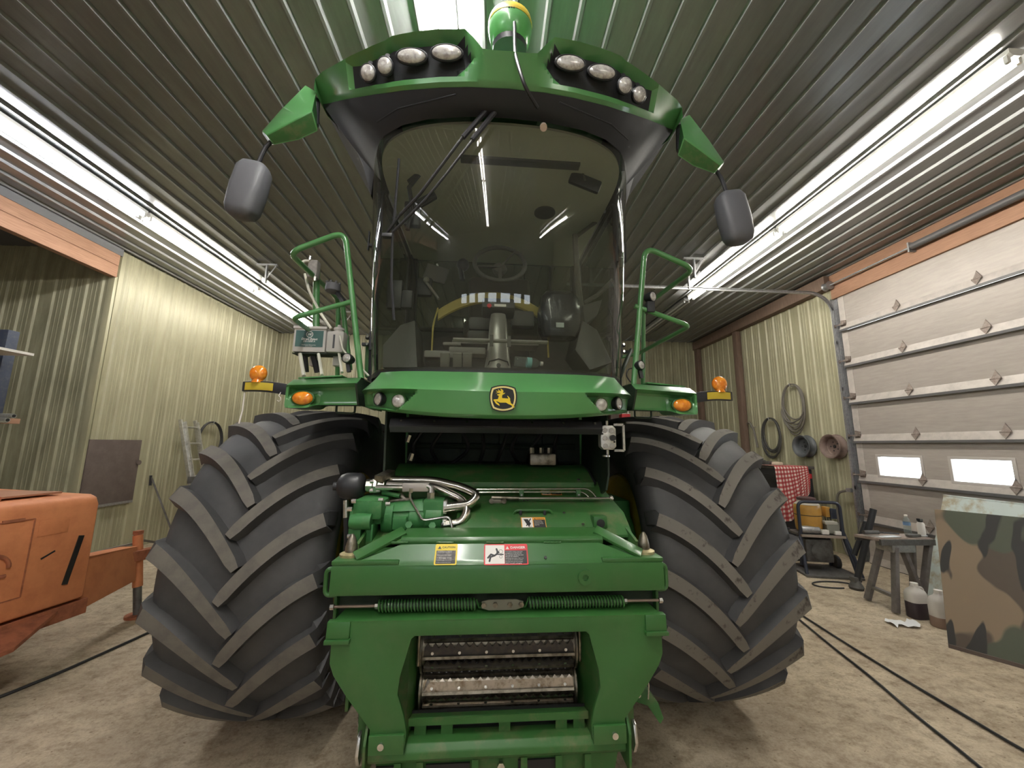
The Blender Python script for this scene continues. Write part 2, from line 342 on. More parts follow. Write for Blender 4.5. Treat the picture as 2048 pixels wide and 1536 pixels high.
sp=thing('torsion_spring_shaft',(XR-.12,3.6,4.52),'dark torsion spring shaft with cable drum above the overhead door','spring shaft')
MB().tube([(XR-.13,DY0,4.53),(XR-.13,DY1+.12,4.53)],.014,10).build('shaft',m_galv,sp)
MB().tube([(XR-.13,DY0+.4,4.53),(XR-.13,4.7,4.53)],.048,14).build('spring',m_doord,sp)
MB().lathe([(.03,-.06),(.075,-.05),(.06,-.02),(.06,.03),(.075,.05),(.03,.06)],(XR-.13,DY1+.02,4.53),(0,1,0),16).build('cable_drum',m_galv,sp)
MB().bb((XR-.16,4.72,4.46),(XR-.02,4.74,4.60)).build('bearing_plate',m_galv,sp)
# ---------------------------------------------------------------- fluorescent strip lights: three rows
m_tube=mat('lit_tube',(1,1,1),.4,emit=((1,.965,.88),TUBE_POWER)); m_tubec=mat('lit_tube_cool',(1,1,1),.4,emit=((.93,.95,1.0),TUBE_POWER*.85)); m_tubeb=mat('lit_tube_new',(1,1,1),.4,emit=((1,.985,.95),TUBE_POWER*3.2)); m_tuber=mat('lit_tube_door_side',(1,1,1),.4,emit=((1,.965,.88),TUBE_POWER*1.35)); m_tubeoff=mat('unlit_tube',(.5,.5,.5),.3)
def strip(x,y0,y1,label,lit=True,tm=None,group='fluorescent strip lights in the ceiling rows'):
    t=thing('strip_light',(x,(y0+y1)/2,ZC-.022),label,'strip light',group); z=ZC-.024
    prof=[(-.062,0),(-.062,-.035),(-.03,-.062),(.03,-.062),(.062,-.035),(.062,0)]
    MB().loft([[Vector((x+a,yy,z+c)) for a,c in prof] for yy in (y0,y1)]).build('housing',m_white if lit else m_galv,t,smooth=0)
    for s in (-1,1):
        MB().tube([(x+s*.045,y0+.05,z-.082),(x+s*.045,y1-.05,z-.082)],.0165,8).build('tube',tm if lit else m_tubeoff,t)
        for yy in (y0+.03,y1-.03): MB().bb((x+s*.045-.014,yy-.012,z-.10),(x+s*.045+.014,yy+.012,z-.03)).build('lamp_holder',m_galv if not lit else m_white,t)
XROW=(-4.62,-.365,3.87)
L8=2.43
for i in range(3): strip(XROW[0],2.46+i*L8,2.46+i*L8+L8-.03,['lit fluorescent strip light above the wooden header of the side bay','lit fluorescent strip light between header end and left wall, middle of its row','lit fluorescent strip light in the row nearest the back wall corner'][i],tm=m_tubec if i==0 else m_tube)
for i in range(1,4): strip(XROW[0],.03-L8*i-L8,.03-L8*i-.03,'lit fluorescent strip light in the row over the side bay, unseen behind the photographer',tm=m_tubec,group='unseen strip lights behind the photographer')  # unseen lamps, set out to suit the windscreen reflections and the light
for i in range(2): strip(XROW[2],2.27+i*L8,2.27+i*L8+L8-.03,['lit fluorescent strip light ending in mid ceiling beside the overhead door','lit fluorescent strip light crossing above the door track'][i],tm=m_tuber)
strip(XROW[2],2.27+2*L8+.1,2.27+3*L8+.1,'unlit dark fluorescent strip light beyond the door track',lit=False)
for i in range(1,3): strip(XROW[2],-1.0-L8*i-L8,-1.0-L8*i-.03,'lit fluorescent strip light in the row beside the door, unseen behind the photographer',tm=m_tube,group='unseen strip lights behind the photographer')  # unseen as well, spaced for the reflections and light on the machine
for i in range(1): strip(XROW[1],.13,2.56,'lit fluorescent strip light directly above the cab roof front',tm=m_tubeb)
for i in range(3): strip(XROW[1],.08-L8*i-L8,.08-L8*i-.03,'lit fluorescent strip light in the middle row, unseen behind the photographer',tm=m_tube,group='unseen strip lights behind the photographer')  # unseen part of the middle row, invented for reflections and light
# angle-iron hangers on the ceiling
def hanger(x,y,label):
    t=thing('ceiling_bracket',(x,y,ZC-.02),label,'bracket','angle iron brackets under the ceiling')
    MB().bb((x-.17,y-.018,ZC-.05),(x+.17,y+.018,ZC-.024)).build('crossbar',m_galv,t)
    MB().bb((x-.012,y-.018,ZC-.36),(x+.012,y+.018,ZC-.05)).build('drop',m_galv,t)
    MB().bar((x+.01,y,ZC-.28),(x+.15,y,ZC-.05),.02,.006,(0,1,0)).build('brace',m_galv,t)
hanger(-3.85,6.3,'grey angle iron bracket hanging beside the strip lights'); hanger(-3.4,8.6,'small grey angle iron bracket near the back of the ceiling')
hanger(3.15,5.6,'grey angle iron bracket hanging by the door track')
# ================================================================ FORAGE HARVESTER (own frame: X across, Y away from the header, origin under the axle line)
O_M=Vector((0,3.15,0)); DEL=YAW_MACH-YAW_ROOM
T_M=Matrix.Translation(Vector((CAM_ROOM.x,CAM_ROOM.y,0)))@Matrix.Rotation(DEL,4,'Z')@Matrix.Translation(Vector((-CAM_MACH.x,0,0)))
HV=bpy.data.objects.new('forage_harvester',None); COL.objects.link(HV); HV.location=T_M@O_M; HV.rotation_euler=(0,0,DEL); ROOTINV[HV.name]=Matrix.Translation(-O_M)
tag(HV,'large green forage harvester with glass cab and huge lugged tyres filling the shed','forage harvester')
m_green=mat('green_enamel_lightened',(.075,.255,.078),.30,0,.5,coat=.8,noise=(5,(.09,.27,.09),.35,.75))  # machine green, lightened for the haze and light on nose and roof
m_greend=mat('green_enamel_dusty_shade',(.035,.125,.028),.48,0,.45,noise=(11,(.14,.14,.065),.50,.78),bump=.05)
m_greenf=mat('green_enamel_darkened',(.030,.122,.026),.40,0,.5,coat=.25,noise=(7,(.052,.13,.037),.50,.8))  # same machine green, darkened for the shade on upright feeder faces
m_greencast=mat('green_casting',(.035,.17,.045),.5,0,.5,noise=(24,(.075,.19,.065),.5,.75),bump=.12)
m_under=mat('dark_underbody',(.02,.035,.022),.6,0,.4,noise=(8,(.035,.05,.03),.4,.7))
m_rubber=mat('tyre_rubber',(.056,.055,.057),.60,0,.4,noise=(5,(.082,.079,.079),.35,.75),bump=.06)
m_lug=mat('worn_lug_face',(.165,.15,.13),.75,0,.3,noise=(14,(.12,.11,.10),.40,.72),bump=.15)
m_lugmud=mat('worn_lug_face_muddy',(.165,.15,.13),.8,0,.3,noise=(11,(.035,.028,.022),.56,.68),bump=.3)
m_yellow=mat('yellow_rim_paint',(.50,.36,.035),.4,0,.5,noise=(9,(.36,.26,.05),.45,.75))
m_gasket=mat('black_rubber_seal',(.012,.012,.013),.5)
m_roofblk=mat('black_soffit_plastic',(.020,.021,.025),.62,0,.5)
m_lens=mat('work_lamp_lens',(.62,.60,.57),.18,.25,.6,noise=(45,(.36,.34,.33),.42,.62))
m_amber=mat('amber_lens',(.75,.20,.015),.15,0,.6,noise=(30,(.9,.36,.03),.42,.62),coat=.4)
m_reflect=mat('yellow_reflector',(.58,.44,.04),.45)
m_chrome=mat('bare_steel_pipe',(.74,.71,.64),.22,1.0,.5,noise=(40,(.6,.57,.5),.4,.7))
m_dirtysteel=mat('grimy_steel',(.30,.27,.22),.38,.9,.5,noise=(22,(.10,.085,.06),.42,.66))
m_rollsteel=mat('black_roll_steel',(.045,.043,.045),.35,.6,.5,noise=(30,(.09,.08,.065),.45,.7))
m_decalw=mat('decal_white',(.80,.76,.72),.5); m_decalk=mat('decal_black',(.015,.015,.016),.5); m_decaly=mat('decal_yellow',(.80,.60,.03),.5); m_decalr=mat('decal_red',(.62,.03,.04),.5); m_decalo=mat('decal_orange',(.80,.34,.04),.5); m_decalg=mat('decal_worn_black',(.20,.18,.17),.6,noise=(60,(.08,.075,.075),.4,.6))
m_mirror=mat('mirror_housing',(.105,.105,.115),.55,0,.4)
def hp(name,b,m,parent=None,**k): return b.build(name,m,HV if parent is None else parent,**k)
# ---------------------------------------------------------------- tyres, rims, lugs
TR=1.0; TXC=1.352; TZ=1.0; NL=20
carc=[(.30,.50),(.33,.545),(.375,.60),(.415,.68),(.437,.76),(.436,.825),(.425,.868),(.40,.902),(.35,.925),(.26,.938),(.13,.944),(0,.946)]
carc=carc+[(-x,r) for x,r in carc[-2::-1]]
def tyre_base(x): # radius of the carcass at |x|
    x=abs(x); pts=sorted((a,r) for a,r in carc if a>=0 and r>.80)
    pts=sorted(((a,r) for a,r in carc if 0<=a<=.4251 and r>.86))
    for (a0,r0),(a1,r1) in zip(pts,pts[1:]):
        if a0<=x<=a1: return r0+(r1-r0)*(x-a0)/(a1-a0)
    return .868
def lug_mesh(sgn,m_top):
    N=14; rows=[]
    for i in range(N+1):
        t=i/N; x=-.035+.452*t; s=1.22*x-.92*x*x
        slope=1.22-1.84*x; L=math.hypot(1,slope); tx,ts=1/L,slope/L; nx,ns=-ts,tx
        wt=.027+.012*t; wb=wt+.02
        if i==0: wt*=.72; wb*=.8
        top=1.0-.048*max(0,x/.43)**2.6
        rows.append((x,s,nx,ns,wt,wb,top,max(tyre_base(x)-.012,.80)))
    rings=[]
    def pt(x,s,r): a=s/.97; return Vector((sgn*x,-r*math.cos(a),r*math.sin(a)))
    for x,s,nx,ns,wt,wb,top,base in rows:
        def P(w,r):
            xx=x+nx*w; return pt(min(xx,.445),s+ns*w,r)
        rings.append([P(-wb,base),P(-wt,top),P(wt,top),P(wb,base)])
    # run-out down the shoulder
    x,s,nx,ns,wt,wb,top,base=rows[-1]
    for xx,dr,f,ds in ((.428,.932,1.0,.012),(.436,.888,1.05,.022),(.440,.845,1.15,.03),(.434,.80,1.2,.034)):
        rings.append([pt(xx-.03,s+ds-wb*f,dr-.03),pt(xx,s+ds-wt*f,dr),pt(xx,s+ds+wt*f,dr),pt(xx-.03,s+ds+wb*f,dr-.03)])
    b=MB(); n=4; vs=[p for r in rings for p in r]; fs=[];ms=[]
    K=len(rings)
    for k in range(K-1):
        for i in range(3):
            fs.append((k*n+i,k*n+i+1,(k+1)*n+i+1,(k+1)*n+i)); ms.append(1 if i==1 and k<N else 0)
    fs+=[(0,1,2,3),tuple((K-1)*n+i for i in (3,2,1,0))]; ms+=[0,0]
    b.add(vs,fs); b.m=ms
    return b.mesh('lug',[m_rubber,m_top],smooth=40)
lugm={}
for s in (-1,1):
    for side in (-1,1): lugm[(s,side)]=lug_mesh(side,m_lug if s<0 else m_lugmud)
for s in (-1,1):
    c=Vector((s*TXC,3.15,TZ))
    ty=hp('front_tyre',MB().lathe([(r,x) for x,r in carc],c,(1,0,0),72),m_rubber,smooth=50)
    for side in (-1,1):
        for i in range(NL):
            o=bpy.data.objects.new('lug',lugm[(s,side)]); COL.objects.link(o); o.parent=ty; o.location=c
            o.rotation_euler=(-(2*PI*i/NL+(PI/NL if side>0 else 0)+.16+(.15 if s>0 else 0)),0,0)
    rim=hp('rim',MB().lathe([(.53,.31),(.515,.335),(.50,.31),(.485,.20),(.46,.12),(.44,-.02),(.20,-.05),(.12,-.05),(.12,-.08),(.44,-.06),(.46,-.20),(.50,-.31),(.515,-.335),(.53,-.31)],c,(s,0,0),48),m_yellow,smooth=45)
    hub=MB(); hub.lathe([(.16,-.05),(.16,.06),(.10,.09),(.02,.09)],c,(s,0,0),24); hp('hub',hub,m_yellow,rim)
    fd=MB(); cx=s*(TXC-.42)
    fd.lathe([(.30,-.16),(.32,-.12),(.32,.05),(.24,.10),(.20,.22)],(cx+s*.05,3.15,TZ),(s,0,0),20)
    fd.box((cx-s*.02,3.12,TZ+.10),(.22,.44,.50)).box((cx-s*.05,3.0,TZ-.12),(.16,.30,.36))
    hp('final_drive',fd,m_greencast,bevel=.02)
    for k in range(8):
        a=2*PI*k/8; hp('hub_bolt',MB().disc((cx-s*.115,3.15+.26*math.cos(a),TZ+.26*math.sin(a)),(1,0,0),.02,.03,6),m_greencast)
hp('axle',MB().bb((-1.0,2.95,.80),(1.0,3.35,1.20)),m_under,bevel=.03)
for s in (-1,1): hp('chassis_rail',MB().bb((s*.50-.06,2.35,.95),(s*.50+.06,7.6,1.45)),m_under,bevel=.01)
# rear body behind the cab
eb=MB(); eb.loft([[Vector((-w,y,1.30)),Vector((w,y,1.30)),Vector((w,y,h-.25)),Vector((w-.18,y,h)),Vector((-w+.18,y,h)),Vector((-w,y,h-.25))] for y,w,h in ((3.55,.86,2.55),(3.9,.90,2.72),(6.8,.95,2.78),(7.6,.88,2.6))])
hp('engine_hood',eb,m_green,bevel=.02)
for s in (-1,1):
    hp('rear_tyre',MB().lathe([(.33,-.28),(.45,-.30),(.62,-.29),(.70,-.24),(.72,-.1),(.72,.1),(.70,.24),(.62,.29),(.45,.30),(.33,.28)],(s*1.15,6.7,.72),(1,0,0),40),m_rubber)
    hp('rear_rim',MB().lathe([(.34,-.2),(.34,.2)],(s*1.15,6.7,.72),(1,0,0),30),m_yellow)
    hp('rear_axle_arm',MB().bar((s*.5,6.7,.9),(s*1.1,6.7,.75),.16,.16),m_under)
# ---------------------------------------------------------------- feeder: upper cross beam
UB=MB()
def XZ(pts,y): return [Vector((x,y,z)) for x,z in pts]
def sym(h): return h+[(-x,z) for x,z in reversed(h)]
# lower box of the beam: flat face and bright bottom flange
b=MB(); prof=[(1.625,1.176),(1.598,1.182),(1.596,1.198),(1.600,1.286),(1.72,1.292),(1.76,1.24),(1.76,1.176)]
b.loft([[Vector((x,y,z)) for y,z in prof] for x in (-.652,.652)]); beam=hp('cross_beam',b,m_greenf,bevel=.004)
# sloping upper facet
b=MB(); low=[(x,1.602,1.287) for x in (-.648,.648)]
f=[Vector((-.648,1.600,1.286)),Vector((.648,1.600,1.286)),Vector((.648,1.612,1.300)),Vector((.545,1.617,1.306)),Vector((.405,1.656,1.352)),Vector((-.405,1.656,1.352)),Vector((-.545,1.617,1.306)),Vector((-.648,1.612,1.300))]
b.prism(f,(0,.03,-.012)); hp('sloping_face',b,m_greenf,beam,bevel=.002)
b=MB(); prof=[(1.668,1.325),(1.664,1.362),(1.672,1.374),(1.685,1.378),(1.79,1.388),(1.79,1.325)]
b.loft([[Vector((x,y,z)) for y,z in prof] for x in (-.41,.425)]); hp('top_tube',b,m_greenf,beam,bevel=.004)
for s in (-1,1):
    b=MB(); b.bb((s*.652,1.60,1.29),(s*.40,1.80,1.306)); hp('shelf_plate',b,m_greenf,beam,bevel=.004)
    b=MB(); b.bar((s*.405,1.715,1.392),(s*.575,1.632,1.312),.058,.014,(0,-.35,1)); hp('gusset',b,m_greenf,beam,bevel=.003)
    p=mY(692 if s<0 else 1305,1090,1.665); px=s*.604
    pin=hp('locating_pin',MB().lathe([(.024,0),(.0235,.02),(.015,.052),(.006,.066),(.001,.068)],(px,1.675,1.322),(0,0,1),16),m_dirtysteel,beam)
    hp('washer',MB().lathe([(.043,0),(.043,.010),(.028,.016),(.02,.016)],(px,1.675,1.306),(0,0,1),20),mat('yellow_zinc',(.55,.47,.26),.4,.6,noise=(30,(.3,.24,.14),.45,.7)),beam)
    hp('grab_handle',MB().tube(fillet([(s*.64,1.66,1.262),(s*.688,1.66,1.262),(s*.688,1.66,1.165),(s*.64,1.66,1.165)],.03),.009,8),m_greenf,beam)
    hp('end_plate',MB().bb((s*.652,1.66,1.02),(s*.640,1.84,1.30)),m_greenf,beam,bevel=.002)
# weld beads along the facet top and the lifting boss
for u0 in (800,890,990,1105):
    a=mY(u0-17,1085,1.656);c=mY(u0+17,1085,1.656)
    hp('weld_bead',MB().tube([a+(c-a)*(i/9)+Vector((0,-.001*(i%2),.0015*(i%2))) for i in range(10)],.0035,6),m_greenf,beam)
p=mY(1170,1154,1.598); bs=MB().ring(.012,.028,.018,p+Vector((0,-.010,0)),(0,1,0),24); hp('boss',bs,m_greenf,beam); hp('boss_bore',MB().disc(p+Vector((0,.004,0)),(0,1,0),.013,.004,14),m_decalk,beam)
p=mY(1091,1115,1.614); hp('drill_hole',MB().disc(p,(0,1,-.9),.006,.004,10),m_decalk,beam)
# decals on the sloping face
FN=Vector((0,-.066,.056)).normalized()
def decal_on(c,w,h,nrm,xd,parent,face,name='safety_decal',border=None,bw=.003,rad=.006,ys=1.0):
    """flat rounded label, border colour, at c; returns (object, local->machine matrix)"""
    M=planeM(c,xd,nrm)@Matrix.Diagonal((1,ys,1,1))
    def rr(w,h,r,z):
        P=[]
        for cx,cy,a0 in ((w/2-r,h/2-r,0),(-w/2+r,h/2-r,PI/2),(-w/2+r,-h/2+r,PI),(w/2-r,-h/2+r,1.5*PI)):
            for k in range(5): P.append(M@Vector((cx+r*math.cos(a0+PI/2*k/4),cy+r*math.sin(a0+PI/2*k/4),z)))
        return P
    nv=Vector(nrm).normalized()
    o=hp(name,MB().prism(rr(w,h,rad,0),nv*.0008),border or face,parent)
    return o,M
def patch(M,x0,y0,x1,y1,m,parent,z=.0010,name='print'):
    P=[M@Vector((a,c,z)) for a,c in ((x0,y0),(x1,y0),(x1,y1),(x0,y1))]; n=(P[1]-P[0]).cross(P[2]-P[1]).normalized()
    return MB().prism(P,n*.0003).build(name,m,parent)
def poly(M,pts,m,parent,z=.0014,name='pictogram',th=.0003):
    P=[M@Vector((a,c,z)) for a,c in pts]; n=(M.to_3x3()@Vector((0,0,1))).normalized()
    return MB().prism(P,n*th).build(name,m,parent)
def stroke(M,pts,r,m,parent,z=.0014,name='pictogram'):
    b=MB()
    for (x0,y0),(x1,y1) in zip(pts,pts[1:]):
        d=Vector((x1-x0,y1-y0)); L=max(d.length,1e-6); nx,ny=-d.y/L*r,d.x/L*r
        b.prism([M@Vector(q) for q in ((x0+nx,y0+ny,z),(x0-nx,y0-ny,z),(x1-nx,y1-ny,z),(x1+nx,y1+ny,z))],(M.to_3x3()@Vector((0,0,1)))*.0003)
    for x,y in pts: b.lathe([(r,0),(r,.0003)],M@Vector((x,y,z)),M.to_3x3()@Vector((0,0,1)),10)
    return b.build(name,m,parent)
def txt(M,x,y,body,size,m,parent,align='LEFT',bold=0,shear=0,z=.0014): return text_obj(body,size,M@Matrix.Translation((x,y,z)),m,parent,align=align,bold=bold,shear=shear,extrude=.0002)
c=mY(892,1113,1.628)
def on_facet(u,v):
    d=_ray(u,v,YAW_MACH); p0=Vector((0,1.600,1.286)); return CAM_MACH+d*((p0-CAM_MACH).dot(FN)/d.dot(FN))
c=on_facet(892,1109)+FN*.001
o,M=decal_on(c,.088,.090,FN,(1,0,0),beam,m_decaly,name='caution_decal',ys=.94)
patch(M,-.038,-.040,.038,.016,m_decalg,o); patch(M,-.038,-.040,.038,-.026,m_decalk,o,z=.0014)
txt(M,-.017,.0295,'CAUTION',.0115,m_decalk,o,bold=.0002); poly(M,[(-.034,.023),(-.020,.023),(-.027,.036)],m_decalk,o)
for i,(l,y) in enumerate((('Avoid Serious Injury',.010),('Before servicing or repair',-.004),('1. Disengage drives',-.016),('2. Shut off engine. Remove key',-.0255),('3. Wait until all parts stop moving',-.034))): txt(M,-.034,y,l,min(.0078,.069/(len(l)*.50)),m_decalw,o,z=.0020)
c=on_facet(1012,1109)+FN*.001
o,M=decal_on(c,.176,.094,FN,(1,0,0),beam,m_decalr,name='danger_decal',ys=.90)
patch(M,-.083,-.042,-.006,.042,m_decalw,o); patch(M,-.005,-.042,.083,.017,m_decalk,o)
txt(M,.018,.030,'DANGER',.0150,m_decalw,o,bold=.0004); poly(M,[(-.001,.023),(.013,.023),(.006,.037)],m_decalw,o)
for i,l in enumerate(('Avoid death or serious injury from','entanglement in the feed rolls.','The operator drives may cause','that you can release it.','NEVER feed with hands or feet or use','any assembly not stationary machine.','Disengage drives and shut off engine','before manually unplugging.')): txt(M,-.003,.0115-i*.0070-(.001*(i//2)),l,min(.0058,.084/(len(l)*.50)),m_decalw,o,z=.0016)
stroke(M,[(-.072,-.015),(-.060,.000),(-.046,-.006),(-.036,.002),(-.034,.012),(-.038,.024)],.0036,m_decalk,o); stroke(M,[(-.066,-.030),(-.062,-.012),(-.046,-.006)],.0036,m_decalk,o); stroke(M,[(-.036,.000),(-.018,-.001),(-.012,-.001)],.0026,m_decalk,o)
b=MB(); b.lathe([(.0048,0),(.0048,.0004)],M@Vector((-.031,.009,.0014)),FN,14); b.build('pictogram',m_decalk,o)
for gx,gy,gr in ((-.021,.012,.0085),(-.021,-.011,.0062)): MB().ring(gr-.0013,gr,.0004,M@Vector((gx,gy,.0013)),FN,18).build('pictogram',m_decalk,o)
# ---------------------------------------------------------------- coil springs, rods, link
sprz=1.132; spy=1.635
def coil(x0,x1,turns,r,wr):
    P=[]; N=turns*12
    for i in range(N+1):
        a=2*PI*i/12; P.append(Vector((x0+(x1-x0)*i/N,spy+r*math.cos(a),sprz+r*math.sin(a))))
    return MB().tube(P,wr,5)
xl0=mY(757,1212,spy).x; xl1=mY(952,1210,spy).x; xr0=mY(1057,1208,spy).x; xr1=mY(1247,1203,spy).x
for a,c,lab in ((xl0,xl1,'l'),(xr0,xr1,'r')):
    sg=hp('tension_spring',coil(a,c,31,.0195,.0042),m_greenf,smooth=60)
    hp('spring_core',MB().tube([(a,spy,sprz),(c,spy,sprz)],.0165,10),m_under,sg)
hp('spring_rod',MB().tube([(-.640,spy,sprz),(xl0,spy,sprz)],.0055,8),mat('rusty_rod',(.26,.19,.15),.5,.5))
hp('spring_rod',MB().tube([(xr1,spy,sprz),(.640,spy,sprz)],.0055,8),MATS['rusty_rod'])
for x in (xl0-.006,xr1+.006,-.648,.648): hp('lock_nut',MB().disc((x,spy,sprz),(1,0,0),.011,.014,6),m_steel)
lk=hp('spring_link',MB().prism([Vector((x,spy-.012,sprz+z)) for x,z in ((xl1+.022,-.012),(xl1+.05,-.020),(xr0-.05,-.020),(xr0-.022,-.010),(xr0-.022,.010),(xr0-.05,.018),(xl1+.05,.018),(xl1+.022,.012))],(0,.006,0)),mat('grey_link_plate',(.20,.20,.16),.5,.5))
for x in (xl1+.03,xl1+.075,xr0-.075,xr0-.03): hp('link_bolt',MB().disc((x,spy-.016,sprz),(0,1,0),.010,.010,6),m_dirtysteel,lk)
for x0,x1 in ((xl1,xl1+.032),(xr0,xr0-.032)): hp('spring_hook',MB().tube([Vector((x0,spy,sprz+.017)),Vector((x0+(x1-x0)*.4,spy,sprz-.014)),Vector((x1,spy-.012,sprz-.008)),Vector((x1,spy-.012,sprz+.006))],.0042,6),m_greenf)
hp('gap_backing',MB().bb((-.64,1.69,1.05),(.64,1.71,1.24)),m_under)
# ---------------------------------------------------------------- front plate with the feed opening
half=[(.0,1.094),(.628,1.094),(.628,.955),(.612,.915),(.565,.850),(.470,.735),(.470,.672),(.345,.672),(.340,.720),(.352,.775),(.378,.845),(.372,.905),(.350,.985),(.338,1.030),(.325,1.040),(.0,1.040)]
U=[(x,z) for x,z in half]+[(-x,z) for x,z in half[-2:0:-1]]
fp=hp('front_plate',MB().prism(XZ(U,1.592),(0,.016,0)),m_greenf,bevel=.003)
hp('plate_shelf',MB().prism([Vector((-.628,1.592,1.090)),Vector((.628,1.592,1.090)),Vector((.60,1.700,1.112)),Vector((-.60,1.700,1.112))],(0,0,.006)),m_greenf,fp)
for s in (-1,1):
    hp('corner_block',MB().prism([(s*.645,1.585,1.098),(s*.562,1.585,1.098),(s*.562,1.580,1.040),(s*.645,1.580,1.040)],(0,.03,0)),m_greenf,fp,bevel=.003)
    hp('block_ledge',MB().bb((s*.648,1.572,1.026),(s*.558,1.61,1.040)),m_greenf,fp,bevel=.002)
    # throat side: dirty steel cheeks inside the opening
    hp('throat_cheek',MB().prism([(s*.345,1.606,1.045),(s*.380,1.606,.86),(s*.345,1.606,.66),(s*.330,1.92,.66),(s*.330,1.95,1.06)],(s*.006,0,0)),m_greend,fp)
    hp('roll_side_rail',MB().tube([(s*.318,1.67,1.035),(s*.320,1.665,.97),(s*.320,1.668,.90)],.005,6),m_dirtysteel,fp)
    hp('bottom_tab',MB().bb((s*.345,1.580,.660),(s*.470,1.592,.722)),m_greenf,fp,bevel=.003)
    hp('tab_bolt',MB().disc((s*.425,1.578,.690),(0,1,0),.0115,.010,14),m_steel,fp)
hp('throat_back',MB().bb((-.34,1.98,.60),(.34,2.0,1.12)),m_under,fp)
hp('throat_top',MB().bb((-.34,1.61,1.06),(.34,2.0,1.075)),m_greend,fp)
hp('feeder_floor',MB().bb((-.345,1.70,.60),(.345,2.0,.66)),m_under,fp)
# feed rolls with serrated bars
def roll(name,cz,r,nb,mb,base,ph,tooth,tw):
    c=Vector((0,1.80,cz)); ro=hp(name,MB().lathe([(r,-.312),(r,.312)],c,(1,0,0),32),base)
    for k in range(nb):
        a=2*PI*k/nb+ph; er=Vector((0,-math.cos(a),math.sin(a))); et=Vector((0,math.sin(a),math.cos(a)))
        # bar: flat strip lying back on the drum, toothed along its leading edge
        n=int(.60/tw); pts=[(-.305,.026)]; x=-.30
        pts=[(.305,.020),(-.305,.020)]; x0=-.305
        for i in range(n):
            xa=x0+.61*i/n; pts+=[(xa+.12*.61/n,-.014),(xa+.5*.61/n,-.014-tooth),(xa+.88*.61/n,-.014)]
        b=MB(); P=[c+er*(r+.002+(.010 if t<0 else 0.0))+et*(-t*1.0)+Vector((x,0,0)) for x,t in pts]
        b.prism(P,er*.007); br=hp('serrated_bar',b,mb,ro)
        # stiff spine behind the teeth
        hp('bar_spine',MB().bar(c+er*(r+.008)-et*.024+Vector((-.306,0,0)),c+er*(r+.008)-et*.024+Vector((.306,0,0)),.010,.016,er),m_dirtysteel,br)
        bb=MB()
        for i in range(6): bb.lathe([(.007,0),(.006,.006)],c+er*(r+.008)+et*(-.008)+Vector((-.27+.108*i,0,0)),er,8)
        hp('bar_bolts',bb,m_steel,br)
    for s in (-1,1): hp('end_disc',MB().disc(c+Vector((s*.316,0,0)),(1,0,0),r+.02,.008,28),m_dirtysteel,ro)
    return ro
roll('upper_feed_roll',.918,.082,10,m_rollsteel,m_dirtysteel,.15,.016,.029)
roll('lower_feed_roll',.760,.062,8,mat('bright_worn_bar',(.50,.46,.42),.28,1.0,noise=(35,(.25,.21,.16),.45,.65)),m_dirtysteel,-.35,.012,.029)
# ---------------------------------------------------------------- lower sill
b=MB(); b.prism([(-.345,1.655,.725),(.345,1.655,.725),(.345,1.72,.708),(-.345,1.72,.708)],(0,.0,-.008)); sill=hp('throat_sill',b,m_greend); hp('sill_shadow_plate',MB().bb((-.345,1.71,.60),(.345,1.715,.72)),m_decalk,sill)  # black plate stands in for the shade in the gap under the sill
hp('sill_lip',MB().bb((-.345,1.650,.704),(.345,1.656,.729)),m_greend,sill)
for x in (-.30,-.20,.02,.24,.31): hp('sill_rib',MB().bb((x-.022,1.662,.62),(x+.022,1.67,.71)),m_greend,sill)
b=MB(); prof=[(1.612,.612),(1.600,.628),(1.604,.648),(1.622,.666),(1.690,.666),(1.70,.655),(1.70,.61),(1.64,.602)]
b.loft([[Vector((x,y,z)) for y,z in prof] for x in (-.475,.475)]); lb=hp('lower_beam',b,m_greend,bevel=.004)
for s in (-1,1):
    hp('beam_end_plate',MB().prism([(s*.478,1.585,.56),(s*.478,1.58,.69),(s*.478,1.62,.76),(s*.478,1.80,.78),(s*.478,1.80,.56)],(s*.010,0,0)),m_greend,lb,bevel=.002)
    hp('latch_hook',MB().prism([(s*.500,1.600,.615),(s*.500,1.575,.66),(s*.500,1.590,.715),(s*.500,1.616,.722),(s*.500,1.612,.66),(s*.500,1.626,.62)],(s*.012,0,0)),m_steel,lb,bevel=.003)
    hp('side_arm',MB().bb((s*.50,1.66,.60),(s*.53,2.3,.80)),m_greend,lb,bevel=.004)
hp('skid_plate',MB().prism([(-.455,1.635,.61),(.455,1.635,.61),(.43,1.66,.45),(-.43,1.66,.45)],(0,.012,0)),m_greend,lb)
for x in (-.37,-.29,-.09,.09,.22,.33): hp('skid_rib',MB().bb((x-.012,1.612,.46),(x+.012,1.645,.61)),m_greend,lb)
for x,w in ((-.19,.08),(.15,.08),(-.41,.04)): hp('skid_slot',MB().bb((x-w,1.630,.545),(x+w,1.642,.588)),m_decalk,lb)
hp('skid_bolt',MB().disc((.005,1.622,.580),(0,1,0),.014,.016,6),m_steel,lb)
rb=hp('pto_guard',MB().prism([(.535,1.72,.78),(.600,1.70,.775),(.640,1.68,.73),(.655,1.67,.68),(.640,1.67,.66),(.600,1.69,.715),(.54,1.71,.725)],(0,.20,0)),m_greend,bevel=.003)
hp('guard_bolt',MB().disc((.565,1.70,.752),(0,1,0),.010,.012,10),m_steel,rb)
hp('guard_plate',MB().prism([(.49,1.74,.72),(.60,1.76,.80),(.585,1.80,.98),(.50,1.80,1.02)],(0,.01,0)),m_greend,rb)
hp('lynch_pin',MB().tube([(.605,1.70,.80),(.607,1.69,.83),(.60,1.69,.85),(.592,1.69,.84),(.60,1.69,.825),(.607,1.69,.79),(.602,1.69,.74)],.003,6),m_steel,rb)
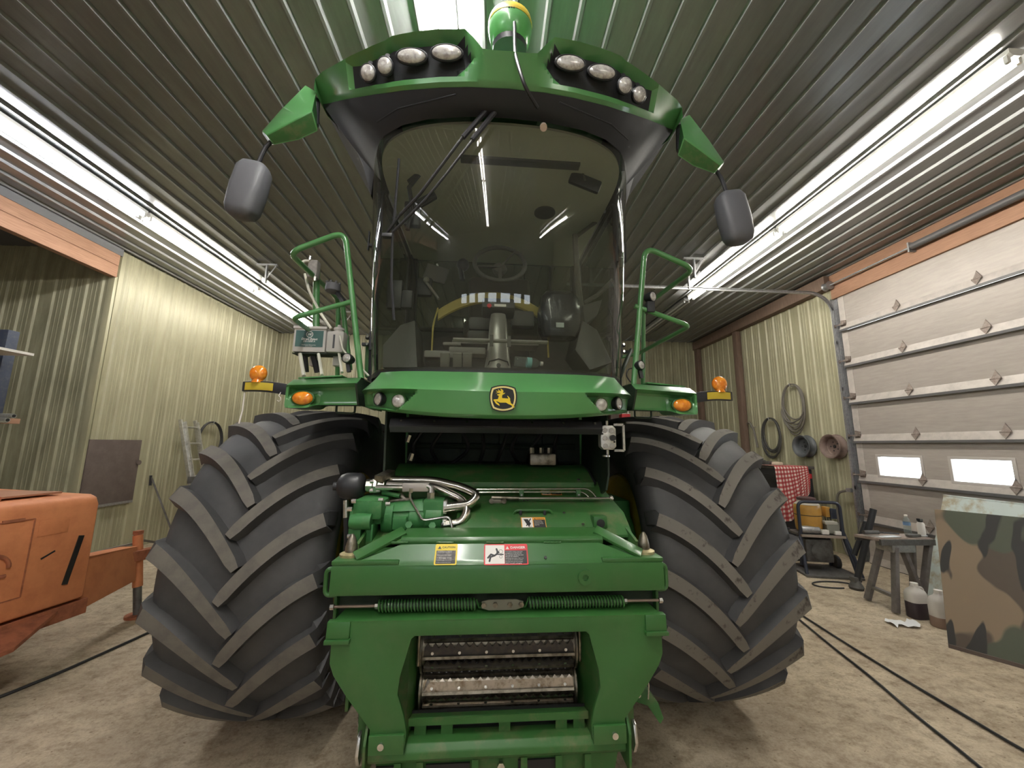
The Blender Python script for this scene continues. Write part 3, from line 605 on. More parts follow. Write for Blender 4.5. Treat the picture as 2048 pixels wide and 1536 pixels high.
lp=hp('latch_lever',MB().prism([(-.545,1.72,.66),(-.525,1.72,.66),(-.520,1.72,.78),(-.535,1.72,.80),(-.55,1.72,.76)],(0,.02,0)),m_under)
for z in (.68,.735): hp('lever_bolt',MB().disc((-.535,1.715,z),(0,1,0),.009,.02,10),m_steel,lp)
# feeder side walls and lid
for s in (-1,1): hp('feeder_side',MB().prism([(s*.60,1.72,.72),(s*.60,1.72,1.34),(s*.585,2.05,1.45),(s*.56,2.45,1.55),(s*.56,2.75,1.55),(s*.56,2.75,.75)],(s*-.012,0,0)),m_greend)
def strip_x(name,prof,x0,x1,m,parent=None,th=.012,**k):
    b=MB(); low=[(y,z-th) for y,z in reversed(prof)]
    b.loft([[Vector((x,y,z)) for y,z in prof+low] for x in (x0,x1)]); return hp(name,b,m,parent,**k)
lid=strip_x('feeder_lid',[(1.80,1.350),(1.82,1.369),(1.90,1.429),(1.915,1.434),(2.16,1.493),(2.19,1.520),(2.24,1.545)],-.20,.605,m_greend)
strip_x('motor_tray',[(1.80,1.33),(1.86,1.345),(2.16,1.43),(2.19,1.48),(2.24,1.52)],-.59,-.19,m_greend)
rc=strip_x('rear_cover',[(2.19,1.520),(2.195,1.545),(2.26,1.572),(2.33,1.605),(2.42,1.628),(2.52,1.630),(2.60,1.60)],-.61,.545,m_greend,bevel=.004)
hp('cover_bolt',MB().disc((.46,2.21,1.557),(0,-.4,1),.010,.010,8),m_steel,rc)
hp('cover_edge',MB().tube([(.548,2.60,1.58),(.548,2.5,1.625),(.548,2.42,1.625),(.55,2.33,1.60),(.552,2.26,1.566),(.553,2.20,1.54)],.008,6),m_black,rc)
def small_decal(u,v,w,h,y,nrm,parent,kind):
    c=mY(u,v,y); o,M=decal_on(c+Vector(nrm).normalized()*.006,w,h,nrm,(1,0,0),parent,m_decalo if kind!='fire' else m_decaly,rad=.002)
    patch(M,-w/2+.004,-h/2+.003,-.004,h/2-.003,m_decalw,o); patch(M,.0,-h/2+.003,w/2-.003,h/2-.015,m_decalk,o)
    if kind=='hand':
        poly(M,[(-w/2+.012,h/2-.012),(-w/2+.032,h/2-.012),(-w/2+.045,-.004),(-w/2+.035,-h/2+.012),(-w/2+.024,-.006)],m_decalk,o); stroke(M,[(-.012,h/2-.010),(-.034,-h/2+.018)],.0025,m_decalk,o)
        for k in range(3): stroke(M,[(-.026+.006*k,-h/2+.016),(-.020+.006*k,-h/2+.007)],.0009,m_decalk,o)
    else:
        poly(M,[(-w/2+.012,-h/2+.010),(-.010,-h/2+.010),(-.018,.004),(-.024,-.002),(-.032,.008),(-.038,.0),(-w/2+.018,.003)],m_decalr,o)
    txt(M,.015,h/2-.009,'WARNING',.0075,m_decalk,o); poly(M,[(.004,h/2-.013),(.012,h/2-.013),(.008,h/2-.005)],m_decalk,o)
    for i in range(4): txt(M,.003,h/2-.022-i*.008,('Avoid injury from','rotating parts. Keep','hands away and stop','engine first.')[i],.0050,m_decalw,o,z=.0016)
    return o
small_decal(1067,1048,.115,.068,1.842,(0,-.6,.8),lid,'hand'); small_decal(1097,951,.125,.060,2.31,(0,-.42,1),rc,'fire'); small_decal(1102,988,.11,.06,2.135,(0,-.25,1),lid,'hand')
# pipes across the lid
for z,u1 in ((.0,1175),(-.012,1165)):
    a=mY(950,979+(-z*500),2.10); e=mY(u1,978+(-z*500),2.10)
    hp('thin_pipe',MB().tube(fillet([a,e,e+Vector((.035,-.02,-.03)),e+Vector((.045,-.04,-.085))],.03),.0055,8),m_chrome)
    hp('pipe_nut',MB().disc(e+Vector((.045,-.04,-.09)),(0,0,1),.010,.022,6),m_steel)
a=mY(1038,997,2.02);e=mY(1222,997,2.02); rr=hp('latch_rod',MB().tube([a,e],.0075,8),m_chrome); hp('rod_knob',MB().sphere(e,.014,10),m_steel,rr); hp('rod_sleeve',MB().tube([a-Vector((.14,0,-.004)),a],.010,8),m_dirtysteel,rr)
for u in (1043,1157): 
    c=mY(u,990,2.085); cl=hp('pipe_clamp',MB().box(c,(.024,.008,.055)),m_greenf,bevel=.003); hp('clamp_bolt',MB().disc(c+Vector((0,-.006,0)),(0,1,0),.006,.006,8),m_steel,cl); c2=mY(u+8,1006,2.05); hp('rod_hanger',MB().tube([c2+Vector((-.01,0,.03)),c2+Vector((-.008,-.01,-.01)),c2+Vector((.004,-.01,-.02)),c2+Vector((.012,0,.02))],.005,6),m_blackm,cl)
hd=mY(1027,1023,1.90);he=mY(1105,1023,1.90)
hh=hp('lid_handle',MB().tube(fillet([hd+Vector((-.002,0,-.016)),hd+Vector((.012,-.003,.006)),he+Vector((-.012,-.003,.006)),he+Vector((.002,0,-.016))],.012),.0065,8),m_greenf)
for u in (1041,1089): hp('handle_clip',MB().box(mY(u,1025,1.895),(.012,.022,.022)),m_black,hh,bevel=.002)
hp('lid_latch',MB().box(mY(995,1000,2.03),(.06,.03,.03)),m_dirtysteel,lid,bevel=.004)
for u in (983,1008): hp('latch_bolt',MB().disc(mY(u,1002,2.00),(0,1,0),.013,.014,8),m_dirtysteel,lid)
for u,v,y_ in ((1128,1026,1.895),(1166,1049,1.838)): hp('lid_bolt',MB().disc(mY(u,v,y_),(0,-.4,1),.007,.006,8),m_steel,lid)
c=mY(1200,1044,1.83); lb2=hp('lift_lug',MB().bb(c+Vector((-.032,-.01,-.028)),c+Vector((.032,.05,.026))),m_greenf,bevel=.004); hp('lug_bore',MB().disc(c+Vector((0,-.012,-.004)),(0,1,0),.019,.004,14),m_decalk,lb2)
c=mY(1232,1045,1.95); o=hp('side_plate_label',MB().box(c,(.02,.10,.075),rz=.5),m_decalw)
# ---------------------------------------------------------------- hydraulic motor on the left, pipes and accumulator
def PM(u,v,y): return mY(u,v,y)
mo=MB(); ya=1.90
g1=mY(742,1035,ya)
mo.bb(mY(706,1000,1.84)+Vector((0,0,0)),mY(762,1050,1.84)+Vector((0,.20,0)))
mo.bb(mY(735,1003,1.80),mY(762,1040,1.80)+Vector((0,.15,0)))
mo.bb(mY(698,1020,1.86),mY(712,1080,1.86)+Vector((0,.14,0)))
gb=hp('gearbox',mo,m_greencast,bevel=.014)
hp('gearbox_cap',MB().lathe([(.030,-.04),(.034,-.02),(.034,.05)],mY(720,1043,1.80),(1,0,0),14),m_greencast,gb)
for u in (714,738): hp('gearbox_foot',MB().bb(mY(u-6,1050,1.80),mY(u+6,1085,1.80)+Vector((0,.10,0))),m_greencast,gb,bevel=.006)
for u,v in ((700,1018),(700,1072),(776,1008),(708,1002),(762,1000)): hp('cap_bolt',MB().disc(mY(u,v,1.82),(1,0,0),.010,.020,6),m_steel,gb)
c0=mY(768,1036,1.92);c1=mY(885,1030,1.92)
pm=hp('hydraulic_motor',MB().lathe([(.066,0),(.07,.02),(.07,.05),(.058,.055),(.058,.12),(.066,.125),(.066,.19),(.075,.20),(.075,(c1-c0).length)],c0,(1,0,.0),20),m_greencast)
hp('motor_head',MB().bb(mY(846,1000,1.86),mY(886,1048,1.86)+Vector((0,.14,0))),m_greencast,pm,bevel=.010)
hp('motor_top',MB().prism([mY(780,1008,1.90),mY(845,1000,1.90),mY(850,1022,1.86),mY(778,1024,1.86)],(0,.10,0)),m_greencast,pm,bevel=.006)
hp('motor_foot',MB().bb(mY(785,1035,1.84),mY(812,1060,1.84)+Vector((0,.10,0))),m_greencast,pm,bevel=.006)
for u,v in ((818,1050),(865,1052)): hp('motor_plug',MB().disc(mY(u,v,1.80),(0,-1,.4),.016,.02,6),m_greencast,pm)
for u in (884,884): pass
for v in (1013,1048): hp('pipe_flange',MB().box(mY(888,v,1.90),(.034,.075,.060)),m_steel,pm,bevel=.006)
Yp=1.93
hp('hydraulic_pipe',MB().tube(fillet([mY(780,960,2.05),mY(866,961,2.02),mY(925,975,1.97),mY(956,990,1.93),mY(940,1010,1.90),mY(888,1016,1.88)],.05,7),.0215,14),m_chrome)
hp('hydraulic_pipe',MB().tube(fillet([mY(775,969,2.0),mY(872,974,1.98),mY(925,1000,1.93),mY(936,1022,1.88),mY(922,1046,1.86),mY(888,1050,1.86)],.05,7),.0205,14),m_chrome)
hp('pressure_pipe',MB().tube([mY(752,975,1.95),mY(810,976,1.95)],.0135,10),m_chrome)
hb=hp('pipe_block',MB().bar(mY(806,974,1.94),mY(858,974,1.94),.040,.040,(0,0,1)),mat('grey_block',(.50,.46,.43),.4,.6),bevel=.004)
hp('elbow',MB().tube(fillet([mY(856,972,1.93),mY(864,976,1.92),mY(862,1000,1.90)],.02),[.013]*8,10),m_steel); hp('elbow_nut',MB().disc(mY(862,992,1.905),(0,0,1),.019,.032,6),m_steel)
hp('thin_tube',MB().tube(fillet([mY(822,978,1.92),mY(819,994,1.90),mY(845,1041,1.83),mY(899,1033,1.82),mY(905,1058,1.80)],.02),.006,8),m_chrome)
hp('tube_nut',MB().disc(mY(822,981,1.915),(0,0,1),.010,.02,6),m_steel)
ac=mY(704,972,2.0); acc=hp('accumulator',MB().lathe([(.012,-.085),(.020,-.085),(.020,-.066),(.035,-.064),(.054,-.050),(.063,-.025),(.064,.0),(.063,.035),(.055,.052),(.04,.06)],ac,(1,.1,0),24),m_black,smooth=60)
for dx,rr_,ll in ((.082,.030,.03),(.112,.042,.014),(.140,.034,.03)): hp('accumulator_fitting',MB().disc(ac+Vector((dx,.008,.002)),(1,.1,0),rr_,ll,8),m_steel,acc)
for k in range(4): hp('fitting_bolt',MB().disc(ac+Vector((.115,.01,.0))+Vector((0,.032*math.cos(PI/4+k*PI/2),.032*math.sin(PI/4+k*PI/2))),(1,0,0),.009,.05,6),m_steel,acc)
hp('accumulator_bracket',MB().bar(mY(757,958,1.97),mY(783,945,2.08),.045,.030,(0,-.3,1)),m_dirtysteel,acc,bevel=.003)
hp('hose_fitting',MB().tube([mY(692,1000,2.0),mY(692,1035,2.0)],.014,10),m_steel); hp('hose',MB().tube([mY(692,1033,2.0),mY(693,1080,2.0),mY(690,1130,2.05)],.013,8),m_black)
for k,(a,e) in enumerate((((765,985),(800,992)),((780,1003),(825,998)),((800,990),(818,1003)))): hp('hose_stub',MB().tube([mY(*a,1.98),mY(*e,1.96)],.011,8),m_dirtysteel if k else m_greencast)
# ---------------------------------------------------------------- dark bay under the cab
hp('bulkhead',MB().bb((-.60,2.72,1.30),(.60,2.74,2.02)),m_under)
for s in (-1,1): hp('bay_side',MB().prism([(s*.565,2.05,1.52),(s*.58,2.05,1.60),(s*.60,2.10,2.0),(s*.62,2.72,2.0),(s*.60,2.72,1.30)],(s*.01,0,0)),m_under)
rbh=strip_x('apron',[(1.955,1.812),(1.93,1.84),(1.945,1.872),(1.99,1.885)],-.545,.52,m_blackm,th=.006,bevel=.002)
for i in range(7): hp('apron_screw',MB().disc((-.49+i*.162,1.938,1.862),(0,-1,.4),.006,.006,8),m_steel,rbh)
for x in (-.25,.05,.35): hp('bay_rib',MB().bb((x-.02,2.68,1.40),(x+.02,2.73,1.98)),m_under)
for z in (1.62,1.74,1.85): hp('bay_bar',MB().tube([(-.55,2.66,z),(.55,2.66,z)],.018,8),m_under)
for k in range(8):
    x=-.45+.125*k+random.uniform(-.03,.03); pth=[Vector((x+random.uniform(-.05,.05),2.55,1.98)),Vector((x,2.45+random.uniform(0,.1),1.85)),Vector((x+random.uniform(-.1,.1),2.5,1.72)),Vector((x+random.uniform(-.12,.12),2.6,1.60))]
    hp('hydraulic_hose',MB().tube(fillet(pth,.08),.012,7),m_black)
hp('control_valve',MB().bb((.20,2.35,1.63),(.36,2.48,1.70)),m_dirtysteel,bevel=.01)
for x in (.22,.28,.33): hp('valve_port',MB().disc((x,2.42,1.715),(0,0,1),.018,.04,8),m_steel)
for x,z in ((-.50,1.78),(-.48,1.68),(-.52,1.88)): hp('hose_union',MB().disc((x,2.2,z),(.3,0,1),.014,.04,6),m_steel)
# silver valve block with guard frame on the right
c=mY(1217,875,1.96); vb=MB(); w,h=.040,.062
vb.prism([c+Vector((x,0,z)) for x,z in ((-w,-h+.016),(-w+.016,-h),(w-.016,-h),(w,-h+.016),(w,h-.016),(w-.016,h),(-w+.016,h),(-w,h-.016))],(0,.05,0)); vbo=hp('valve_block',vb,mat('pale_aluminium',(.70,.69,.66),.4,.7,noise=(50,(.55,.54,.5),.4,.7)),bevel=.003)
for x,z in ((-.018,.036),(.016,.036),(-.020,-.004),(-.018,-.044),(.018,-.044)): hp('valve_plug',MB().lathe([(.006,-.004),(.013,-.004),(.013,.004),(.006,.004)],c+Vector((x,-.002,z)),(0,1,0),14),m_steel,vbo)
hp('valve_cap',MB().disc(c+Vector((.020,-.008,-.002)),(0,1,0),.015,.016,16),m_black,vbo)
for x,z in ((-.032,.018),(.030,-.022)): hp('valve_hole',MB().disc(c+Vector((x,-.001,z)),(0,1,0),.005,.003,10),m_decalk,vbo)
fr=[c+Vector((.03,.01,.066)),c+Vector((.082,.01,.066)),c+Vector((.082,.01,-.066)),c+Vector((.03,.01,-.066))]
hp('valve_frame',MB().bar(fr[0],fr[1],.016,.012).bar(fr[1],fr[2],.016,.012).bar(fr[2],fr[3],.016,.012),m_steel,vbo)
for dz in (.078,-.080): hp('valve_stud',MB().tube([c+Vector((-.005,.01,dz*.8)),c+Vector((-.005,.01,dz*1.1))],.008,8),m_steel,vbo)
hp('valve_flange',MB().disc(c+Vector((-.012,.01,-.094)),(0,0,1),.020,.008,14),m_steel,vbo)
# ---------------------------------------------------------------- cab: nose panel
def interp(tab,x):
    x=abs(x)
    for (a,b),(c,d) in zip(tab,tab[1:]):
        if a<=x<=c: return b+(d-b)*(x-a)/(c-a)
    return tab[-1][1]
def smooth_curve(tab,n):
    """Catmull-Rom through half-plan points (x,y), mirrored; returns points from left to right"""
    P=[Vector((-x,y)) for x,y in reversed(tab)]+[Vector((x,y)) for x,y in tab[1:]]
    out=[]; K=len(P)
    for i in range(K-1):
        p0=P[max(i-1,0)];p1=P[i];p2=P[i+1];p3=P[min(i+2,K-1)]
        for k in range(n):
            t=k/n; out.append(.5*((2*p1)+(p2-p0)*t+(2*p0-5*p1+4*p2-p3)*t*t+(3*p1-p0-3*p2+p3)*t**3))
    out.append(P[-1]); return out
NOSE=[(0,1.735),(.2,1.742),(.4,1.775),(.53,1.825),(.63,1.90),(.70,2.0),(.73,2.10),(.738,2.24)]
WIND=[(0,1.80),(.2,1.808),(.4,1.84),(.54,1.89),(.65,1.965),(.72,2.07),(.752,2.20),(.762,2.34)]
def Yn(x): return interp(NOSE,x)
cv=smooth_curve(NOSE,16); b=MB(); rows=[]
def sm(a,c,x):
    t=min(max((x-a)/(c-a),0),1); return t*t*(3-2*t)
for p in cv:
    x,y=p.x,p.y; ax=abs(x); e=ax/.738
    ztop=2.112+.012*e**2; zcr=1.995+.030*e**2; zbot=1.868+.068*e**2.2
    prof=[]
    for k in range(25):
        t=k/24
        if t<.30: q=t/.30; z=ztop+(zcr-ztop)*q; off=(.19-.06*e**2)*(1-q)**1.05
        else:
            q=(t-.30)/.70; z=zcr+(zbot-zcr)*q; off=-.006+.018*q+(.03*max(0,(q-.85)/.15)**2)
        # lamp recess towards the corners: diagonal inner edge
        if t>.30:
            q=(t-.30)/.70
            edge=.385+.12*q if q<.9 else 9
            dep=sm(edge-.010,edge+.010,ax)*sm(.08,.15,q)*(1-sm(.84,.91,q))*(1-sm(.715,.735,ax))
            off+=.065*dep
        nx=0
        # push back along the plan normal (approx: Y near the middle, X at the corner)
        wy=1-sm(.62,.735,ax)*.8; prof.append(Vector((x*(1-off*(1-wy)/max(ax,.1)),y+off*wy,z)))
    rows.append(prof)
rows=[r for r in rows]; b.grid(rows); nose=hp('nose_panel',b,m_green,smooth=28)
b=MB(); b.grid([[r[-1],r[-1]+Vector((-.02*r[-1].x,.10,.02))] for r in rows]); hp('nose_underside',b,m_under,nose)
b=MB(); b.grid([[r[0],r[0]+Vector((0,.05,.002))] for r in rows]); hp('nose_top_lip',b,m_green,nose)
def lamp(c,nrm,r,h,name,parent,lens=m_lens,bez=m_black,sx=1.0,dome=.25):
    """lamp with bezel ring and a domed lens; sx>1 stretches it sideways"""
    n=Vector(nrm).normalized(); X=Vector((1,0,0)); X=(X-n*X.dot(n)).normalized(); Y=n.cross(X)
    def ring(rr,z,k=28): return [Vector(c)+X*(rr*sx*math.cos(2*PI*i/k))+Y*(rr*math.sin(2*PI*i/k))+n*z for i in range(k)]
    o=hp(name,MB().loft([ring(r*.9,-h),ring(r*1.12,-h*.5),ring(r*1.14,0),ring(r*1.02,.004),ring(r*.98,-.002)]),bez,parent)
    hp('lens',MB().loft([ring(r,-.003),ring(r*.96,r*dome*.25),ring(r*.7,r*dome*.7),ring(r*.35,r*dome*.93),ring(r*.02,r*dome)]),lens,o,smooth=60); return o
for s in (-1,1):
    q1_=mY(797,802,1.825); q2_=mY(760,800,1.945)
    lamp((s*abs(q1_.x),1.822,q1_.z),(s*.14,-1,0),.031,.03,'head_lamp',nose,bez=m_greend); lamp((s*abs(q2_.x),1.905,q2_.z),(s*.9,-1,0),.030,.03,'corner_lamp',nose,bez=m_black)
# emblem: shield with a leaping deer
EM=planeM((0.0,1.724,1.957),(1,0,0),(0,-1,-.10))
EM=EM@Matrix.Translation((.0,0,0))
def shield(w,h,k=.10):
    P=[]
    cs=[(w*.92,h*.86),(-w*.92,h*.86),(-w*.82,-h*.86),(w*.82,-h*.86)]; mids=[(0,h*1.06),(-w*1.06,0),(0,-h*1.06),(w*1.06,0)]
    for i in range(4):
        a=cs[i];c=cs[(i+1)%4];m=mids[i]
        for t in range(8):
            t/=8; P.append((a[0]*(1-t)**2+2*t*(1-t)*(2*m[0]-(a[0]+c[0])/2)+c[0]*t*t, a[1]*(1-t)**2+2*t*(1-t)*(2*m[1]-(a[1]+c[1])/2)+c[1]*t*t))
    return P
em=poly(EM,shield(.059,.057),m_decalk,nose,z=0,name='emblem',th=.006); poly(EM,shield(.054,.052),mat('emblem_yellow',(.86,.72,.30),.4),em,z=.0062,name='emblem_border'); poly(EM,shield(.047,.045),m_decalk,em,z=.0068,name='emblem_field')
deer=[(375,870),(385,845),(545,830),(585,705),(545,695),(510,655),(600,625),(655,600),(560,590),(460,610),(475,595),(545,560),(470,520),(470,500),(580,540),(545,470),(550,450),(640,520),(665,520),(640,430),(660,425),(740,480),(755,530),(735,600),(825,580),(800,620),(715,665),(700,750),(720,790),(930,800),(955,790),(905,715),(910,690),(965,735),(1025,810),(1015,850),(1055,985),(1130,1025),(1195,1110),(1175,1165),(1120,1105),(1060,1055),(950,1010),(865,960),(640,965),(490,905),(495,935),(590,1010),(625,1075),(600,1080),(480,1010)]
k=.118/1010
poly(EM,[((x-750)*k,-(y-800)*k) for x,y in deer],mat('emblem_deer',(.85,.62,.03),.4),em,z=.0072,name='emblem_deer')
# ---------------------------------------------------------------- windscreen and cab glass
m_wind=glass_mat('cab_windscreen',(.72,.75,.69),1.0,1.52,0.0,.035,(.40,.41,.36)); m_side=glass_mat('cab_side_glass',(.55,.60,.55),1.0,1.5)
ZB=2.120; ZT=3.385; LEAN=.24
cw=smooth_curve(WIND,10); rows=[]
for p in cw:
    e=abs(p.x)/.762; col=[]
    for k in range(13):
        t=k/12; z=ZB+.01*e*e+(ZT-ZB)*t; bul=.030*(4*t*(1-t))
        sc=1.018+bul*.35; col.append(Vector((p.x*sc,p.y-.06+LEAN*(1-t)-bul*(1-e**2),z)))
    rows.append(col)
ws=hp('windscreen',MB().grid(rows),m_wind,smooth=80)
b=MB(); b.grid([[r[0]+Vector((0,-.004,-.01)),r[0]+Vector((0,-.004,.028))] for r in rows]); hp('lower_seal',b,m_gasket,ws,smooth=80)
b=MB(); b.grid([[r[0]+Vector((0,.02,-.02)),r[0]+Vector((-.05*r[0].x,.12,-.02))] for r in rows]); hp('cowl',b,m_gasket,ws)
for s in (-1,1):
    e=rows[-1 if s>0 else 0]
    hp('corner_seal',MB().tube([p+Vector((s*.004,.006,0)) for p in e],.011,8),m_gasket,ws)
    sg=MB(); sg.bb((s*.782,2.40,2.13),(s*.788,3.28,3.38)); hp('side_glass',sg,m_side)
    hp('door_frame',MB().tube(fillet([(s*.786,2.40,2.12),(s*.790,2.39,2.8),(s*.786,2.38,3.42),(s*.775,3.30,3.42),(s*.775,3.32,2.12)],.08),.018,8,closed=True),m_roofblk)
    for z in (2.37,3.02):
        hg=hp('door_hinge',MB().bb((s*.785,2.34,z-.03),(s*.835,2.37,z-.012)).bb((s*.785,2.34,z+.012),(s*.815,2.37,z+.03)).bb((s*.772,2.33,z-.06),(s*.790,2.36,z+.05)),m_blackm,bevel=.003)
        for dz in (-.022,.024): hp('hinge_bolt',MB().disc((s*.800,2.332,z+dz),(0,1,0),.008,.008,10),m_steel,hg)
    hp('hinge_plate',MB().bb((s*.835,2.335,2.96),(s*.842,2.36,3.09)),m_blackm,bevel=.002)
    hp('rear_pillar',MB().bb((s*.70,3.30,2.1),(s*.775,3.40,3.44)),m_roofblk,bevel=.02)
# ---------------------------------------------------------------- roof
def Yr(x): return 1.50+.40*x*x
def on_roof(u,v,dy=0.0):
    y=1.6
    for _ in range(25): p=mY(u,v,y); y=Yr(p.x)+dy
    return mY(u,v,y)
topL=[(630,158),(645,143),(672,128),(700,112),(745,91),(770,81),(783,72),(806,67),(830,63),(880,58),(930,58),(948,76),(965,97),(985,100),(1006,101)]
botL=[(634,199),(645,196),(672,190),(700,185),(745,178),(770,175),(783,173),(806,170),(830,168),(880,164),(930,163),(948,163),(965,164),(985,165),(1006,165)]
T3=[on_roof(u,v) for u,v in topL]; B3=[on_roof(u,v,.075) for u,v in botL]
for i in range(len(T3)): # bottom edge directly below the top edge, so the two halves mirror cleanly
    B3[i].x=T3[i].x
T3[-1].x=0;B3[-1].x=0
def resample(P,n=4):
    out=[]
    for a,c in zip(P,P[1:]):
        for k in range(n): out.append(a+(c-a)*(k/n))
    return out+[P[-1]]
T3=resample(T3,3);B3=resample(B3,3)
full=lambda P:P+[Vector((-p.x,p.y,p.z)) for p in reversed(P[:-1])]
TT=full(T3);BB=full(B3)
zt0=max(p.z for p in TT)
DEP={}
def roof_rows():
    rows=[]
    for a,c in zip(TT,BB):
        x=a.x; back=3.45; r=[]
        zr=a.z+.02
        w=.90+.0*x
        r.append(Vector((x*.86,back,zr-.05))); r.append(Vector((x*.93,2.9,zr+.05))); r.append(Vector((x*.97,2.2,zr+.05))); r.append(Vector((x*.995,a.y+.18,zr+.025)))
        r.append(a+Vector((0,.045,.018))); r.append(a+Vector((0,.012,.008))); r.append(a)
        # front face, slightly hollow towards the lamp recess
        for k in range(1,10):
            t=k/10; p=a+(c-a)*t; dep=0
            ax=abs(x); zz=t
            inn=.155+.11*abs(t-.42)*1.4
            dep=sm(inn,inn+.03,ax)*(1-sm(.80,.85,ax))*sm(.02,.10,t)*(1-sm(.79,.86,t))
            r.append(p+Vector((0,.050*dep,0))); DEP[(len(rows),len(r)-1)]=dep
        r.append(c); r.append(c+Vector((0,.02,-.010)))
        rows.append(r)
    return rows
RR=roof_rows(); rb_=MB().grid(RR); nc=len(RR[0])
for i_ in range(len(RR)-1):
    for k_ in range(nc-1):
        if sum(DEP.get((i_+a,k_+c),0) for a in (0,1) for c in (0,1))>2.6: rb_.m[i_*(nc-1)+k_]=1
roof=hp('cab_roof',rb_,[m_green,m_roofblk],smooth=30)
# black lamp recess liners
for s in (-1,1):
    rows=[]
    for a,c in zip(TT,BB):
        if a.x*s<.19 or a.x*s>.825: continue
        ax=abs(a.x); row=[]
        for k in range(7):
            t=.112+.70*k/6
            if ax<.27: t=.50+(t-.50)*max(0.25,(ax-.16)/.11)
            if ax>.74: t=.52+(t-.52)*max(.25,1-(ax-.74)/.12)
            p=a+(c-a)*t; row.append(p+Vector((0,.043-(.004 if 0<k<6 else -.006),0)))
        rows.append(row)
    if s>0: rows=rows[::-1]
    for (lu,lv,r,sx,nm) in ((895,110,.032,2.2,'oval_work_lamp'),(825,117,.032,2.2,'oval_work_lamp'),(772,136,.038,1.0,'round_work_lamp'),(738,150,.038,1.0,'round_work_lamp')):
        q_=on_roof(lu,lv,.050); X,Y,Z=abs(q_.x)+.003,q_.y,q_.z
        lamp((s*X,Y-.012,Z),(s*.25*X,-1,-.42),r,.03,nm,roof,bez=m_blackm,sx=sx,dome=.35)
        if sx==1: hp('lamp_knob',MB().disc((s*(X-.012),Y-.01,Z+.052),(0,1,0),.012,.02,10),m_blackm,roof)
# soffit: black underside from roof edge to windscreen head and down the sides
rows=[]
wtop=[r[-1] for r in [None] if r] 
def Yw(x): return interp(WIND,min(abs(x),.762))-.06
for c in BB:
    x=c.x; xi=max(-.762,min(.762,x*.80)); w=Vector((xi,Yw(xi)-.02,ZT+.005))
    r=[]
    for k in range(6):
        t=k/5; p=(c+Vector((0,.018,-.012)))*(1-t)+w*t; p.z-=.03*math.sin(PI*t)*.6; r.append(p)
    rows.append(r)
hp('soffit',MB().grid(rows),m_roofblk,roof,smooth=60)
for s in (-1,1):
    # side drop: black fairing narrowing down beside the glass
    A=[mY(688,248,2.30),mY(700,305,2.34),mY(722,350,2.36),mY(742,392,2.36),mY(752,330,2.28),mY(775,292,2.12),mY(800,278,2.0),mY(720,232,2.05)]
    A=[Vector((-s*p.x if True else p.x,p.y,p.z)) for p in A]
    A=[Vector((s*abs(p.x),p.y,p.z+(.10 if p.z>3.36 else 0))) for p in A]
    hp('side_fairing',MB().prism(A,(0,.35,0)),m_roofblk,roof)
    # underside of the wing
    hp('wing_underside',MB().grid([[c+Vector((0,.018,-.012)),Vector((c.x*.985,2.35,c.z-.02)),Vector((c.x*.93,3.42,c.z-.01))] for c in BB if c.x*s>.60]),m_roofblk,roof)
    er=RR[0] if RR[0][0].x*s>0 else RR[-1]
    hp('roof_side',MB().grid([[p_,Vector((p_.x,p_.y,min(BB[0].z-.03,p_.z-.01)))] for p_ in er[:7]]),m_green,roof)
    # soffit crease
    hp('soffit_crease',MB().tube([Vector((s*.25,1.62,3.405)),Vector((s*.55,1.74,3.418)),Vector((s*.68,1.84,3.425))],.004,6),m_blackm,roof)
hp('roof_liner',MB().prism([Vector((q_.x*.97,q_.y-.03,ZT+.01)) for q_ in cw]+[Vector((.74,3.35,ZT+.01)),Vector((-.74,3.35,ZT+.01))],(0,0,.015)),mat('cab_headliner',(.50,.50,.44),.8),roof)
# receiver dome
dc=mY(1021,100,1.62); dc=Vector((.035,1.66,3.735))
p_=mY(1020,62,1.66)
dc=Vector((p_.x,1.66,p_.z)); 
rx=MB(); rx.lathe([(.088,-.085),(.098,-.07),(.108,-.02),(.112,.0),(.110,.012)],dc,(0,-.12,1),30); rcv=hp('receiver_base',rx,m_green)
hp('receiver_dome',MB().lathe([(.112,.012),(.113,.022),(.108,.045),(.09,.062),(.05,.072),(.002,.075)],dc,(0,-.12,1),30),m_yellow,rcv)
hp('receiver_foot',MB().lathe([(.085,-.11),(.088,-.085)],dc,(0,-.12,1),24),m_blackm,rcv)
for k in range(3): hp('receiver_indicator',MB().disc(dc+Vector((-.012+.012*k,-.1115,-.004)),(0,1,0),.003,.004,8),m_decalk,rcv)
cab=[dc+Vector((.015,-.095,-.07)),mY(1030,105,1.52),mY(1036,130,1.46),mY(1050,175,1.46),mY(1075,215,1.55)]
hp('receiver_cable',MB().tube(fillet(cab,.05),.0085,8),m_black,rcv)
p=mY(1087,254,1.70); hp('roof_sensor',MB().disc(p,(0,-.6,-1),.018,.02,12),mat('sensor_pale',(.62,.50,.42),.5),roof)
